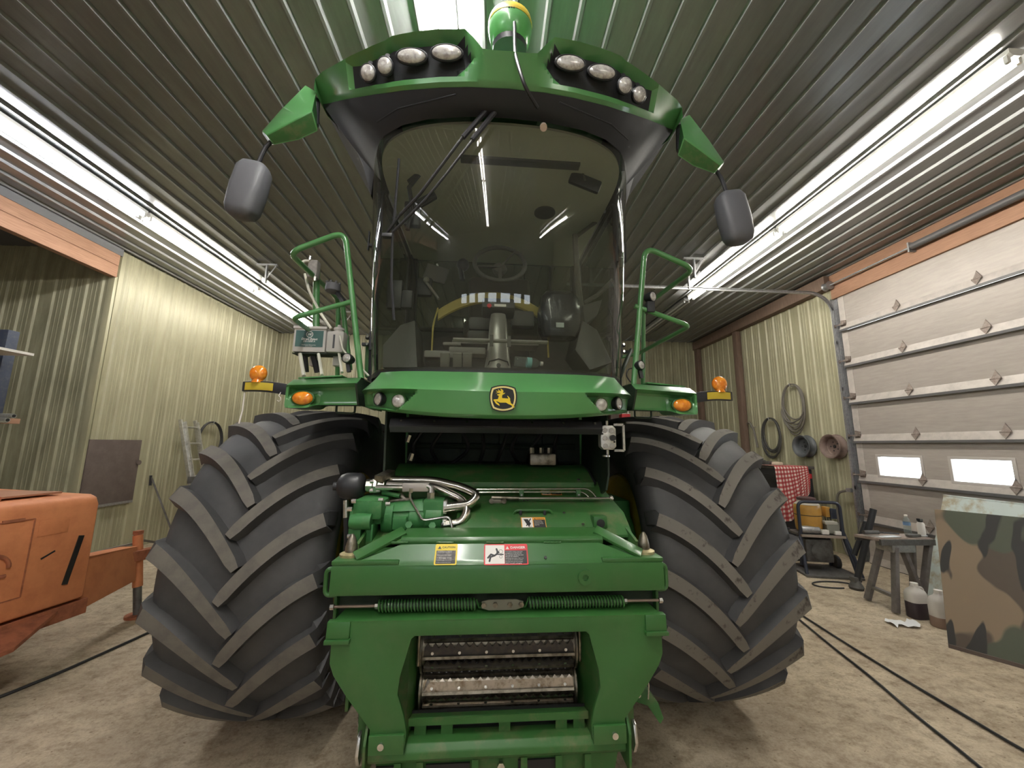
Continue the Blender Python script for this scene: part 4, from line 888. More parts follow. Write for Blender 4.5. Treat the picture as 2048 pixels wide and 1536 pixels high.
# ---------------------------------------------------------------- mirror arms and mirrors
for s in (-1,1):
    def q(u,v,y): 
        p=mY(u,v,y); return Vector((s*abs(p.x),p.y,p.z))
    # wing-shaped arm: rings from root to tip (top ridge, front crease, lower front, rear)
    root=[q(611,170,2.02),q(634,184,1.99),q(624,222,1.96),q(636,262,2.02),q(618,258,2.14),q(608,190,2.16)]
    mid=[q(566,215,2.06),q(590,226,2.0),q(592,238,1.99),q(598,280,2.05),q(580,282,2.16),q(560,225,2.16)]
    tip=[q(524,262,2.09),q(528,266,2.06),q(532,270,2.05),q(548,290,2.08),q(540,290,2.13),q(524,266,2.13)]
    wg=MB(); n=6; vs=root+mid+tip; fs=[];ms=[]
    for kk in range(2):
        for i in range(n):
            j=(i+1)%n; fs.append((kk*n+i,kk*n+j,(kk+1)*n+j,(kk+1)*n+i)); ms.append(0 if i in (0,1,5) else 1)
    fs+=[tuple(range(n)),tuple(2*n+i for i in range(n))]; ms+=[0,1]
    wg.add(vs,fs); wg.m=ms; arm=hp('mirror_arm',wg,[m_green,m_greend],bevel=.006)  # lower arm faces take the darker dusty green as underside shade
    hp('arm_hinge',MB().tube([q(632,200,2.05),q(630,250,2.05)],.022,10),m_blackm,arm)
    tp=q(548,283,2.10); mt=q(512,330,2.10)
    hp('mirror_stalk',MB().tube(fillet([tp+Vector((0,0,.02)),q(530,296,2.10),mt+Vector((0,0,-.03))],.04),.012,10),m_blackm,arm)
    # housing: rounded long box hanging slightly inwards at the bottom
    ct=q(513,330,2.10); cb=q(480,436,2.10); ax=(cb-ct); L=ax.length; ax.normalize()
    sx=Vector((1,0,0)); sx=(sx-ax*sx.dot(ax)).normalized(); sy=ax.cross(sx)
    rings=[]
    for t,w,d in ((-.02,.035,.03),(.02,.066,.052),(.12,.085,.064),(.5,.088,.070),(.85,.082,.066),(.96,.070,.055),(1.0,.045,.035)):
        c=ct+ax*(L*t); R_=[]
        for k in range(20):
            a=2*PI*k/20; ca,sa=math.cos(a),math.sin(a); R_.append(c+sx*(w*math.copysign(abs(ca)**.55,ca))+sy*(d*math.copysign(abs(sa)**.55,sa)))
        rings.append(R_)
    mh=hp('mirror_housing',MB().loft(rings),m_mirror,arm,smooth=50)
# ---------------------------------------------------------------- wipers
def on_wind(u,v,off=.02):
    y=1.8
    for _ in range(20): p=mY(u,v,y); y=Yw(p.x)-off-.02*(1-abs(p.x)/.76)
    return mY(u,v,y)
wp=hp('wiper_arm',MB().tube([mY(985,215,1.72)]+[on_wind(u,v,.035) for u,v in ((940,255),(925,275),(880,335),(840,388),(800,430))],.008,8),m_black)
hp('wiper_arm_link',MB().tube([mY(1005,212,1.72)]+[on_wind(u,v,.032) for u,v in ((962,258),(945,280),(895,345),(850,400),(785,465))],.007,8),m_black,wp)
hp('wiper_sleeve',MB().tube([on_wind(u,v,.035) for u,v in ((972,222),(926,275))],.0125,8),m_blackm,wp); hp('wiper_sleeve',MB().tube([on_wind(u,v,.032) for u,v in ((990,224),(944,280))],.0125,8),m_blackm,wp)
hp('wiper_joint',MB().box(on_wind(775,472,.03),(.05,.03,.02)),m_black,wp,bevel=.004)
hp('wiper_blade',MB().tube([on_wind(u,v,.014) for u,v in ((798,318),(790,420),(785,470),(783,560),(788,640))],.007,6),m_black,wp)
hp('wiper_bracket',MB().tube([on_wind(u,v,.03) for u,v in ((800,430),(772,468))],.007,6),m_black,wp)
# ---------------------------------------------------------------- cab interior
m_int=mat('cab_grey_plastic',(.085,.082,.075),.6); m_intl=mat('cab_pale_trim',(.20,.19,.17),.55); m_seat=mat('seat_fabric',(.10,.09,.07),.9); m_col=mat('column_grey',(.24,.23,.21),.35,.4)
hp('cab_floor',MB().prism([Vector((p.x*.96,p.y+.20,2.075)) for p in cw]+[Vector((.73,3.35,2.075)),Vector((-.73,3.35,2.075))],(0,0,.025)),m_int)
hp('cab_rear_wall',MB().bb((-.74,3.33,2.10),(.74,3.36,2.75)),m_int)
hp('rear_window_frame',MB().tube([(-.72,3.33,2.75),(.72,3.33,2.75)],.02,8).tube([(-.72,3.33,3.42),(.72,3.33,3.42)],.03,8),m_int)
hp('rear_glass',MB().bb((-.72,3.335,2.75),(.72,3.340,3.42)),m_side)
for x in (.26,.50): hp('rear_window_bar',MB().bb((x-.008,3.32,2.76),(x+.008,3.33,3.40)),m_int)
# seat
st=MB(); st.box((.03,2.86,2.55),(.54,.54,.14)); seat=hp('seat_cushion',st,m_seat,bevel=.05,seg=3)
hp('seat_back',MB().box((.03,3.12,2.86),(.52,.14,.60),rot=Matrix.Rotation(-.14,3,'X')),m_seat,bevel=.05,seg=3)
hp('seat_base',MB().box((.03,2.90,2.29),(.42,.44,.38)),m_int,seat,bevel=.02)
# reflection-like yellow arc in the windscreen, added as a solid band on two legs
band=[];
for k in range(17):
    t=-1+2*k/16; x=-.015+.305*t; y=2.42+.05*t*t
    w_=mY(980+105*t,584+30*t*t,2.42); band.append((w_.x,w_.y+.05*t*t,w_.z))
b=MB(); b.loft([[Vector((x,y,z)),Vector((x,y-.012,z-.012)),Vector((x,y-.012,z-.070)),Vector((x,y,z-.078)),Vector((x,y+.02,z-.07)),Vector((x,y+.02,z))] for x,y,z in band]); m_oldy=mat('dull_yellow',(.42,.33,.085),.5); yb=hp('yellow_arc_band',b,m_oldy)
for s in (-1,1): hp('band_leg',MB().tube(fillet([mY(980+s*104,616,2.45),mY(980+s*114,650,2.44),mY(980+s*117,715,2.40)],.05),.006,8),m_oldy,yb)
hp('band_deck',MB().bb((-.30,2.46,2.40),(.27,2.62,2.43)),m_intl,yb,bevel=.01)
# steering column and wheel
colp=MB(); rings=[]
for z,w,d,y in ((2.105,.088,.07,2.11),(2.16,.078,.06,2.11),(2.24,.066,.05,2.12),(2.36,.056,.046,2.14),(2.46,.052,.044,2.18),(2.52,.044,.038,2.22)):
    rings.append([Vector((-.01+w*math.copysign(abs(math.cos(2*PI*k/20))**.7,math.cos(2*PI*k/20)),y+d*math.sin(2*PI*k/20),z)) for k in range(20)])
sc=hp('steering_column',MB().loft(rings),m_col,smooth=50)
hp('column_badge',MB().disc((-.01,2.040,2.175),(0,-1,.2),.012,.004,14),m_decalk,sc); text_obj('JOHN DEERE',.013,planeM((-.01,2.040,2.150),(1,0,0),(0,-1,.2)),m_decalk,sc)
hp('column_cover_seam',MB().tube([(-.070,2.08,2.17),(-.06,2.06,2.20),(-.01,2.058,2.215),(.04,2.06,2.20),(.05,2.08,2.17)],.003,6),m_decalk,sc)
hp('column_pod',MB().box((-.01,2.26,2.575),(.20,.10,.09),rot=Matrix.Rotation(-.5,3,'X')),m_int,sc,bevel=.02)
pw=[]
hp('column_label',MB().box((.0,2.205,2.575),(.07,.004,.02),rot=Matrix.Rotation(-.5,3,'X')),m_decalw,sc); hp('column_button',MB().disc((-.065,2.205,2.57),(0,-1,.3),.014,.01,12),m_decalr,sc)
wc=mY(1000,527,2.36); wn=Vector((0,-.90,.42)).normalized(); wx=Vector((1,0,0)); wy=wn.cross(wx)
sw=hp('steering_wheel',MB().tube([wc+wx*(.165*math.cos(2*PI*k/40))+wy*(.165*math.sin(2*PI*k/40)) for k in range(40)],.014,8,closed=True),m_int,smooth=60)
for a in (-PI/2,.9,-.25-PI+.5):
    hp('wheel_spoke',MB().bar(wc-wn*.03,wc+(wx*math.cos(a)+wy*math.sin(a))*.16,.022,.010),m_int,sw)
hp('wheel_hub',MB().lathe([(.035,-.06),(.05,-.03),(.045,-.01),(.01,0)],wc-wn*.02,wn,18),m_int,sw)
hp('cross_bar',MB().tube([mY(906,679,2.02),mY(1095,685,2.02)],.011,8),m_intl); 
hp('bar_clip',MB().bar(mY(983,670,2.01),mY(983,692,2.01),.012,.02),m_int); hp('bar_clip',MB().bar(mY(1018,672,2.01),mY(1018,694,2.01),.012,.02),m_int)
# seat-side console, bagged backrest, pedals, monitors
bag=mat('black_plastic_bag',(.012,.013,.018),.22,0,.6,coat=.6,bump=.9,noise=(14,(.02,.022,.03),.4,.6),scale=(1.2,1.2,.35))
b=MB(); rings=[]
for t,w,d in ((0,.06,.04),(.04,.115,.07),(.2,.135,.085),(.55,.14,.085),(.85,.125,.075),(.96,.10,.06),(1,.05,.03)):
    c=mY(1118,632,2.38)+Vector((0,0,-.165+.33*t)); rings.append([c+Vector((w*math.copysign(abs(math.cos(2*PI*k/24))**.6,math.cos(2*PI*k/24))*(1+.03*math.sin(5*k+9*t)),d*math.copysign(abs(math.sin(2*PI*k/24))**.7,math.sin(2*PI*k/24)),0)) for k in range(24)])
hp('bagged_instructor_seat',MB().loft(rings),bag,smooth=50)
hp('seat_label',MB().box(mY(1120,650,2.285),(.05,.004,.03)),mat('pale_label',(.45,.5,.5),.4))
for u,v,w,h,y in ((790,590,.10,.20,2.5),(815,600,.07,.12,2.4),(850,575,.10,.13,2.6)): hp('control_panel',MB().box(mY(u,v,y),(w,.05,h)),m_black,bevel=.012)
hp('display_screen',MB().box(mY(872,548,2.62),(.16,.02,.12),rot=Matrix.Rotation(.25,3,'Y')),m_int,bevel=.006)
hp('joystick',MB().tube([mY(925,560,2.6),mY(920,530,2.6)],.02,10),m_black); hp('joystick_grip',MB().sphere(mY(926,530,2.6),.045,12,(1,.6,1.1)),m_black)
hp('hand_control',MB().sphere(mY(853,560,2.55),.022,10).tube([mY(853,565,2.55),mY(878,598,2.5)],.010,8),m_intl)
hp('rod_light',MB().tube([mY(874,528,2.65),mY(884,563,2.65)],.008,6),mat('cool_white_plastic',(.7,.72,.72),.4))
for u,v,w,h in ((935,705,.20,.04),(880,712,.16,.04),(905,692,.10,.02)): hp('pedal_box',MB().box(mY(u,v,2.12),(w,.10,h)),m_intl,bevel=.008)
for u in (890,915,935): hp('pedal',MB().box(mY(u,722,2.05),(.05,.02,.09),rot=Matrix.Rotation(.4,3,'X')),m_intl,bevel=.006)
for u,v,w,h in ((965,650,.18,.09),(960,672,.16,.06),(1045,640,.15,.11)): hp('seat_suspension',MB().box(mY(u,v,2.46),(w,.08,h)),m_int,bevel=.02)
hp('interior_mirror',MB().box(mY(1170,365,2.10),(.20,.03,.085),rot=Matrix.Rotation(.35,3,'Y')),m_black,bevel=.015); hp('mirror_mount',MB().tube([mY(1160,335,2.10),mY(1170,362,2.09)],.010,8),m_int)
hp('monitor_post',MB().tube([mY(838,350,2.2),mY(818,375,2.2),mY(825,420,2.2),mY(815,460,2.2)],.014,8),m_black)
hp('lamp_grip',MB().tube([mY(850,338,2.2),mY(818,365,2.2)],.018,10),m_black)
hp('corner_monitor',MB().box(mY(825,430,2.25),(.10,.05,.16)),m_black,bevel=.012); hp('corner_unit',MB().tube([mY(870,390,2.3),mY(835,410,2.3)],.028,10),m_black)
hp('headliner_speaker',MB().disc(Vector((.32,2.50,ZT+.004)),(0,0,1),.075,.008,24),m_int); hp('headliner_vent',MB().box((.10,2.02,ZT+.002),(.70,.05,.016)),m_int)
hp('cab_side_pillar',MB().tube([mY(1150,470,2.6),mY(1155,560,2.6),mY(1165,640,2.6),mY(1172,700,2.6)],.022,8),m_int); hp('grab_rail',MB().tube(fillet([mY(1210,430,2.6),mY(1190,445,2.6),mY(1150,475,2.6)],.1),.015,8),m_int)
hp('grab_rail',MB().tube([mY(1226,560,2.35),mY(1195,590,2.4),mY(1170,605,2.45)],.016,8),m_int)
hp('arm_console',MB().prism([mY(1165,610,2.4),mY(1205,598,2.4),mY(1195,630,2.4),mY(1170,650,2.4)],(0,.3,0)),m_int,bevel=.01)
hp('left_console',MB().prism([mY(765,690,2.3),mY(800,650,2.4),mY(830,640,2.4),mY(835,735,2.2),mY(765,735,2.2)],(0,.3,0)),m_int,bevel=.01)
hp('right_console',MB().prism([mY(1165,640,2.35),mY(1195,660,2.35),mY(1225,725,2.2),mY(1180,740,2.2),mY(1150,700,2.3)],(0,.3,0)),m_int,bevel=.01)
# ---------------------------------------------------------------- platforms over the wheels
for s in (-1,1):
    X0,X1=.755,1.135
    rows=[]
    for i in range(25):
        t=i/24; ax=X0+(X1-X0)*t; x=s*ax; r=[]
        yf=2.06+.05*t; zb=1.955-.022*sm(.60,.70,t); zt=2.098+.012*(1-t)
        r.append(Vector((x,3.35,zt+.0))); r.append(Vector((x,yf+.16,zt+.0)))
        r.append(Vector((x,yf+.07,zt-.004))); r.append(Vector((x,yf,zt-.045)))
        pod=sm(.60,.68,t)
        for k in range(1,9):
            q=k/9; z=zt-.045+(zb-(zt-.045))*q; rec=.075*sm(.02,.14,q)
            d=rec*(1-.75*pod*sm(.30,.52,q)) * (1-sm(.93,1.0,t))
            r.append(Vector((x,yf+d,z)))
        r.append(Vector((x,yf+.06*(1-pod)+.01,zb))); r.append(Vector((x,yf+.2,zb+.006)))
        rows.append(r)
    pf=hp('platform',MB().grid(rows),m_green,smooth=32)
    hp('platform_end',MB().prism([(s*1.135,2.11,2.053),(s*1.135,2.18,2.094),(s*1.135,3.35,2.098),(s*1.135,3.35,2.06),(s*1.135,2.35,2.04),(s*1.135,2.32,1.94),(s*1.135,2.12,1.933)],(s*-.012,0,0)),m_green,pf)
    hp('platform_inner_end',MB().prism([(s*.755,2.06,2.06),(s*.755,2.13,2.10),(s*.755,2.6,2.11),(s*.755,2.6,1.96),(s*.755,2.12,1.955)],(s*.01,0,0)),m_under,pf)
    hp('deck_lip',MB().prism([(s*.885,2.20,2.122),(s*1.135,2.23,2.108),(s*1.135,3.3,2.108),(s*.885,3.3,2.122)],(0,0,.008)),m_green,pf,bevel=.002)
    lamp((s*1.048,2.115,1.985),(0,-1,0),.036,.03,'turn_lamp',pf,lens=m_amber,bez=m_greend,sx=1.5,dome=.6)
    hp('step_bracket',MB().tube(fillet([(s*.80,2.2,1.955),(s*.80,2.2,1.915),(s*.90,2.2,1.915),(s*.90,2.2,1.955)],.015),.006,6),m_under,pf)
    # marker arm with reflector and amber beacon
    a0=Vector((s*1.13,2.16,2.03)); a1=Vector((s*1.405,2.20,2.052))
    b=MB(); rings=[]
    for k in range(9):
        t=k/8; c=a0+(a1-a0)*t+Vector((0,0,.010*math.sin(PI*t))); rings.append([c+Vector((0,-.012,-.031+.004*t)),c+Vector((0,-.012,.031-.004*t)),c+Vector((0,.012,.031-.004*t)),c+Vector((0,.012,-.031+.004*t))])
    ma=hp('marker_arm',MB().loft(rings),m_blackm,bevel=.004)
    P=[]
    for k in range(6):
        t=.36+.58*k/5; c=a0+(a1-a0)*t+Vector((0,-.0145,.010*math.sin(PI*t))); P.append(c)
    b=MB(); b.loft([[c+Vector((0,0,-.021)),c+Vector((0,0,.021)),c+Vector((0,.002,.021)),c+Vector((0,.002,-.021))] for c in P]); hp('reflector',b,m_reflect,ma,bevel=.0009)
    bc=a0+(a1-a0)*.72+Vector((0,-.0,.080)); be=hp('amber_beacon',MB().sphere(bc,.046,20,(1,.62,1),12),m_amber,ma,smooth=60)
    hp('beacon_stem',MB().lathe([(.030,-.052),(.026,-.04),(.020,-.030)],bc,(0,0,1),14),m_amber,be)
h0=Vector((-1.395,2.20,2.02)); hp('white_whip',MB().tube([h0,h0+Vector((.0,.0,-.10)),h0+Vector((-.01,.0,-.17))],.004,6),m_decalw)
hk=mY(562,790,2.15); hp('wire_hook',MB().tube([hk+Vector((-.003,0,.015)),hk+Vector((-.006,-.01,-.005)),hk+Vector((.004,-.01,-.015)),hk+Vector((.006,-.01,-.028)),hk+Vector((-.002,-.01,-.036)),hk+Vector((-.012,-.01,-.030))],.0022,6),m_decalw)
# ---------------------------------------------------------------- hand rails
RT=.0175
lx=-.895;
def L(u,v,y): return mY(u,v,y)
pb=Vector((-.90,2.24,2.11))
p0=mY(722,752,2.25); p1=mY(703,560,2.25); p2=mY(690,466,2.25); p3=mY(578,502,2.25)
p0=Vector((p1.x+.0,2.25,2.11)); 
base=mY(724,755,2.25)
zt=p2.z+.0; zc=mY(578,505,2.25).z
top=[Vector((base.x,2.25,2.09)),Vector((p2.x,2.25,zt+.01)),Vector((p3.x,2.25,zc)),Vector((p3.x,3.05,zc+.02)),Vector((p3.x,3.2,2.09))]
LR=hp('left_handrail',MB().tube(fillet(top,.085,7),RT,12),m_green,smooth=60)
zm=mY(702,603,2.25).z; zm2=mY(585,636,2.25).z
hp('mid_rail',MB().tube(fillet([Vector((base.x+(p2.x-base.x)*.55,2.25,zm)),Vector((mY(585,636,2.25).x,2.25,zm2)),Vector((p3.x,3.05,zm2+.02))],.05),RT*.85,10),m_green,LR,smooth=60)
hp('rear_post',MB().tube([mY(684,600,2.55),mY(700,740,2.55)],RT*.9,10),m_green,LR)
hp('rear_post',MB().tube([mY(632,560,3.1),mY(632,650,3.1),mY(640,668,3.0)],RT*1.2,10),m_green,LR)
q0=mY(1266,762,2.25);q1=mY(1285,525,2.25);q2=mY(1300,497,2.25);q3=mY(1389,538,2.25)
zR=q2.z; RRp=[Vector((q0.x,2.25,2.09)),Vector((mY(1290,500,2.25).x,2.25,zR+.01)),Vector((q3.x,2.25,q3.z)),Vector((q3.x-.02,3.0,q3.z+.02)),Vector((q3.x-.02,3.1,2.09))]
RRo=hp('right_handrail',MB().tube(fillet(RRp,.085,7),RT,12),m_green,smooth=60)
m0=mY(1275,612,2.25); m1=mY(1380,652,2.25)
hp('mid_rail',MB().tube(fillet([Vector((q0.x+.03,2.25,m0.z)),Vector((m1.x,2.25,m1.z)),Vector((m1.x-.01,3.05,m1.z+.01)),Vector((.84,3.15,m1.z-.05))],.05),RT*.85,10),m_green,RRo,smooth=60)
hp('inner_post',MB().tube(fillet([mY(1238,760,2.4),mY(1247,735,2.42),mY(1262,700,2.6)],.03),RT*.8,10),m_under,RRo)
hp('inner_post',MB().bar(mY(735,755,2.42),mY(737,690,2.42),.05,.02),m_greend,LR)
def rail_lamp(c,parent,nrm=(.1,-1,0),r=.040):
    o=lamp(c,nrm,r,.05,'rail_lamp',parent,dome=.3); hp('lamp_bracket',MB().bar(Vector(c)+Vector((0,.03,-r)),Vector(c)+Vector((.01,.03,-r-.05)),.02,.02),m_blackm,parent); return o
rail_lamp(mY(693,716,2.22),LR,(-.25,-1,.05),.026); rail_lamp(mY(1283,730,2.22),RRo,(.5,-1,.05),.026)
c=mY(1306,593,2.25); rail_lamp(c,RRo,(.55,-1,-.1),.030); hp('lamp_clamp',MB().box(c+Vector((-.025,.0,-.075)),(.05,.05,.07)),m_blackm,RRo,bevel=.008)
hp('lamp_wire',MB().tube(fillet([mY(1275,735,2.3),mY(1255,738,2.3),mY(1252,752,2.3),mY(1262,765,2.3)],.05),.004,6),m_black,RRo)
# valve motor, round cap lamp, control box and tank on the left rail
c=mY(628,540,2.6); vm=hp('sensor_unit',MB().box(c,(.062,.06,.125)),mat('weathered_grey',(.46,.43,.41),.6,.3,noise=(30,(.28,.26,.25),.4,.7)),bevel=.008)
hp('sensor_nuts',MB().disc(c+Vector((-.02,-.03,.07)),(0,0,1),.012,.03,8).disc(c+Vector((.02,-.02,-.075)),(0,0,1),.014,.03,8),m_steel,vm); hp('sensor_elbow',MB().tube(fillet([c+Vector((-.02,-.03,.05)),c+Vector((-.06,-.03,.05)),c+Vector((-.075,-.03,.015))],.02),.010,8),m_decalw,vm)
hp('sensor_post',MB().tube([c+Vector((0,.04,.05)),c+Vector((0,.06,-.10)),mY(632,672,2.65)],.022,10),m_green,vm)
hp('white_tube',MB().tube(fillet([mY(610,548,2.58),mY(617,580,2.55),mY(640,625,2.5),mY(662,657,2.5)],.2,6),.009,8),mat('milky_tube',(.72,.70,.60),.4))
hp('white_tube',MB().tube(fillet([mY(680,672,2.45),mY(686,700,2.4),mY(698,712,2.4),mY(738,752,2.35)],.2,6),.006,8),MATS['milky_tube']); hp('white_tube',MB().tube([mY(678,705,2.5),mY(684,745,2.4)],.009,8),MATS['milky_tube']); hp('white_tube',MB().tube([mY(600,708,2.5),mY(608,752,2.4)],.012,8),MATS['milky_tube']); hp('white_tube',MB().tube([mY(637,708,2.5),mY(644,750,2.4)],.010,8),MATS['milky_tube'])
c=mY(666,577,2.45); kn=hp('round_vent_cap',MB().lathe([(.030,-.03),(.046,-.02),(.048,.0),(.044,.028),(.04,.03)],c,(0,0,1),20),m_mirror)
for k in range(8): hp('cap_tooth',MB().box(c+Vector((.04*math.cos(2*PI*k/8),.04*math.sin(2*PI*k/8),.034)),(.012,.012,.012)),m_mirror,kn)
hp('cap_bracket',MB().bar(c+Vector((.03,0,-.03)),mY(690,605,2.4),.03,.02),m_blackm,kn)
bx=mY(619,678,2.5); W_,H_=.200,.170
cb=hp('control_box',MB().box(bx+Vector((0,.06,0)),(W_,.12,H_)),mat('box_grey',(.56,.53,.51),.55),bevel=.006)
hp('box_lip',MB().bb(bx+Vector((-W_/2-.004,-.008,H_/2-.018)),bx+Vector((W_/2+.004,.01,H_/2))),MATS['box_grey'],cb,bevel=.003)
DM=planeM(bx+Vector((0,-.002,0)),(1,0,0),(0,-1,0)); fp_=patch(DM,-.086,-.052,.086,.056,mat('teal_panel',(.055,.125,.115),.5),cb,z=.0,name='box_label')
MB().ring(.0175,.0215,.0005,DM@Vector((0,.030,.001)),(0,-1,0),28).build('ring_logo',m_decalw,fp_)
txt(DM,0,.030,'DE',.0185,m_decalw,fp_,'CENTER',bold=.0006,shear=.15,z=.001); txt(DM,0,-.001,'Direct Enject',.0185,m_decalw,fp_,'CENTER',bold=.0006,shear=.25,z=.001); txt(DM,0,-.016,'DE-1008 A',.0165,m_decalw,fp_,'CENTER',bold=.0003,shear=.2,z=.001); txt(DM,0,-.040,'Dohrmann Enterprises',.0095,m_decalw,fp_,'CENTER',z=.001); txt(DM,0,-.048,'Applicator System',.006,m_decalw,fp_,'CENTER',z=.001)
tk=mY(671,680,2.48); tn=hp('additive_tank',MB().box(tk+Vector((.0,.05,-.012)),(.108,.12,.140)),mat('tank_grey',(.55,.52,.49),.5),bevel=.014)
hp('tank_neck',MB().lathe([(.046,0),(.046,.006),(.030,.010),(.030,.02),(.034,.022),(.034,.036),(.02,.040),(.012,.048),(.012,.058)],tk+Vector((0,.05,.056)),(0,0,1),20),MATS['tank_grey'],tn); hp('sight_slot',MB().box(tk+Vector((-.006,-.010,-.012)),(.012,.004,.090)),m_mirror,tn,bevel=.0015)
hp('box_bracket',MB().bar(bx+Vector((0,.08,-.085)),bx+Vector((.03,.10,-.20)),.04,.03),m_blackm,cb); hp('box_bracket',MB().bar(bx+Vector((-.06,.08,-.085)),bx+Vector((-.05,.10,-.20)),.035,.03),m_blackm,cb); hp('sample_cup',MB().box(bx+Vector((.0,.10,-.125)),(.05,.05,.07)),MATS['tank_grey'],cb,bevel=.008); hp('sample_cup',MB().box(bx+Vector((.155,.08,-.125)),(.045,.05,.07)),MATS['tank_grey'],cb,bevel=.008)
# platform shelf that carries box and tank
hp('box_shelf',MB().bb(bx+Vector((-W_/2,.0,-H_/2-.012)),tk+Vector((.06,.12,-.085))),m_under)
# bottle lying on the cab sill
bt=mY(1055,725,2.10); 
BL=thing('drink_bottle',T_M@(bt+Vector((0,0,-.028))),'small clear drink bottle lying on the cab sill behind the windscreen','bottle')
def w2(p): return T_M@Vector(p)
m_pet=glass_mat('bottle_plastic',(.85,.9,.9),1.0,1.45,.05,.12,(.7,.75,.75))
MB().lathe([(.026,-.075),(.029,-.07),(.029,.03),(.022,.055),(.011,.068),(.011,.08)],w2(bt),(1,.1,-.05),20).build('bottle_body',m_pet,BL); MB().lathe([(.0295,-.005),(.0295,.022)],w2(bt),(1,.1,-.05),20,cap=False).build('bottle_label',mat('aqua_label',(.25,.6,.6),.5),BL); MB().lathe([(.0125,.074),(.0125,.088)],w2(bt),(1,.1,-.05),14).build('bottle_cap',m_decalw,BL)
# ================================================================ THINGS IN THE SHED (room frame)
m_orange=mat('faded_orange_paint',(.66,.25,.11),.55,0,.4,noise=(7,(.54,.185,.08),.42,.72),bump=.04)
m_oranged=mat('orange_frame_rusty',(.42,.15,.08),.65,.1,.3,noise=(14,(.24,.09,.05),.42,.7))
m_alu=mat('ladder_aluminium',(.60,.59,.56),.4,.85,.5,noise=(20,(.42,.41,.38),.45,.7))
m_hose=mat('black_hose',(.03,.03,.032),.5); m_cable=mat('grey_cable',(.15,.135,.115),.6); m_brownb=mat('dark_brown_board',(.105,.078,.068),.8,noise=(6,(.14,.105,.09),.4,.7))
m_paper=mat('white_paper',(.80,.80,.80),.7); m_conc=mat('greased_grey_steel',(.15,.145,.14),.6,.4,noise=(15,(.09,.08,.07),.4,.7))
# --- towable compressor
AC=thing('tow_compressor',(-3.36,3.6,0),'faded orange towable compressor with rounded hood and jack leg','compressor',rz=R(-8),keep_coords=False)
def ap(name,b,m,parent=None,**k): return b.build(name,m,AC if parent is None else parent,**k)
prof=[(0,.47),(0,1.22),(-.03,1.28),(-.09,1.30),(-1.15,1.33),(-1.22,1.30),(-1.25,1.22),(-1.25,.47)]
hood=ap('hood',MB().loft([[Vector((x,y,z)) for x,z in prof] for y in (-1.95,-.0)]),m_orange,bevel=.03,seg=3)
for y0,y1,z0,z1 in ((-1.40,-.42,.62,1.17),):
    d=MB(); e=.004
    for a,c in (((y0,z0),(y0,z1)),((y0,z1),(y1,z1)),((y1,z1),(y1,z0)),((y1,z0),(y0,z0))): d.bar((e*.3,a[0],a[1]),(e*.3,c[0],c[1]),.008,.008)
    ap('side_door_edge',d,m_oranged,hood)
ap('door_handle',MB().tube([Vector((.006,-.62+.10*math.cos(t),.86+.10*math.sin(t)*.9)) for t in [PI*k/12-.05 for k in range(13)]]+[Vector((.006,-.72,.80)),Vector((.006,-.53,.80))],.013,8),m_oranged,hood)
ap('handle_slot',MB().bar((.004,-.16,.62),(.004,-.10,.98),.035,.01,(1,0,0)),m_decalk,hood)
ap('emboss_panel',MB().bb((0,-.39,1.03),(.005,-.20,1.15)),m_orange,hood,bevel=.002); ap('door_hinge',MB().bb((0,-.60,1.165),(.008,-.48,1.185)),m_oranged,hood)
ap('hood_scratches',MB().bar((.001,-.34,.86),(.001,-.26,.90),.012,.004,(1,0,0)).bar((.001,-.30,1.04),(.001,-.28,1.06),.02,.004,(1,0,0)),m_decalk,hood)
ap('roof_panel',MB().bb((-1.0,-1.6,1.318),(-.18,-.15,1.334)),mat('roof_panel_brown',(.36,.17,.10),.6),hood,bevel=.004); ap('filler_flap',MB().bb((-.28,-.74,1.31),(-.10,-.56,1.345)),m_oranged,hood,bevel=.008)
fr=ap('frame',MB().bb((-.14,-2.0,.33),(-.02,.05,.45)).bb((-1.22,-2.0,.33),(-1.10,.05,.45)).bb((-1.2,-.1,.34),(-.05,.02,.44)),m_oranged,bevel=.008)
ap('fender',MB().prism([(-.10,-1.6,.36),(.22,-1.55,.30),(.22,-.55,.33),(-.10,-.02,.42)],(0,0,.03)),m_oranged,fr,bevel=.006)
ap('tongue',MB().prism([(-.03,0,.78),(-.36,.70,.68),(-.32,.70,.36),(-.03,0,.36)],(-.12,-.02,0)),m_orange,fr,bevel=.006); ap('tongue_cover',MB().prism([(-.02,.0,.78),(-.36,.70,.68),(-.50,.66,.68),(-.16,-.02,.78)],(0,0,.008)),m_orange,fr)
ap('draw_bar',MB().bar((-.38,.60,.60),(-.45,1.55,.52),.11,.10),m_oranged,fr,bevel=.006); ap('tow_eye',MB().tube([Vector((-.455,1.62+.055*math.cos(t),.52+.0))+Vector((.055*math.sin(t),0,0)) for t in [2*PI*k/20 for k in range(20)]],.018,8,closed=True),m_oranged,fr)
jk=ap('jack_post',MB().tube([(-.355,.76,.28),(-.44,.76,.78)],.042,14),m_orange); ap('jack_head',MB().sphere((-.442,.76,.79),.035,12).bb((-.47,.73,.79),(-.41,.79,.825)),m_oranged,jk); ap('jack_leg',MB().tube([(-.31,.76,.012),(-.36,.76,.30)],.035,12),m_conc,jk); ap('jack_foot',MB().disc((-.31,.76,.012),(0,0,1),.10,.024,18),m_oranged,jk)
ap('jack_brace',MB().bar((-.46,.74,.70),(-.70,.34,.64),.03,.02),m_cable,jk); ap('jack_brace',MB().bar((-.42,.80,.72),(-.42,1.25,.55),.03,.02),m_cable,jk)
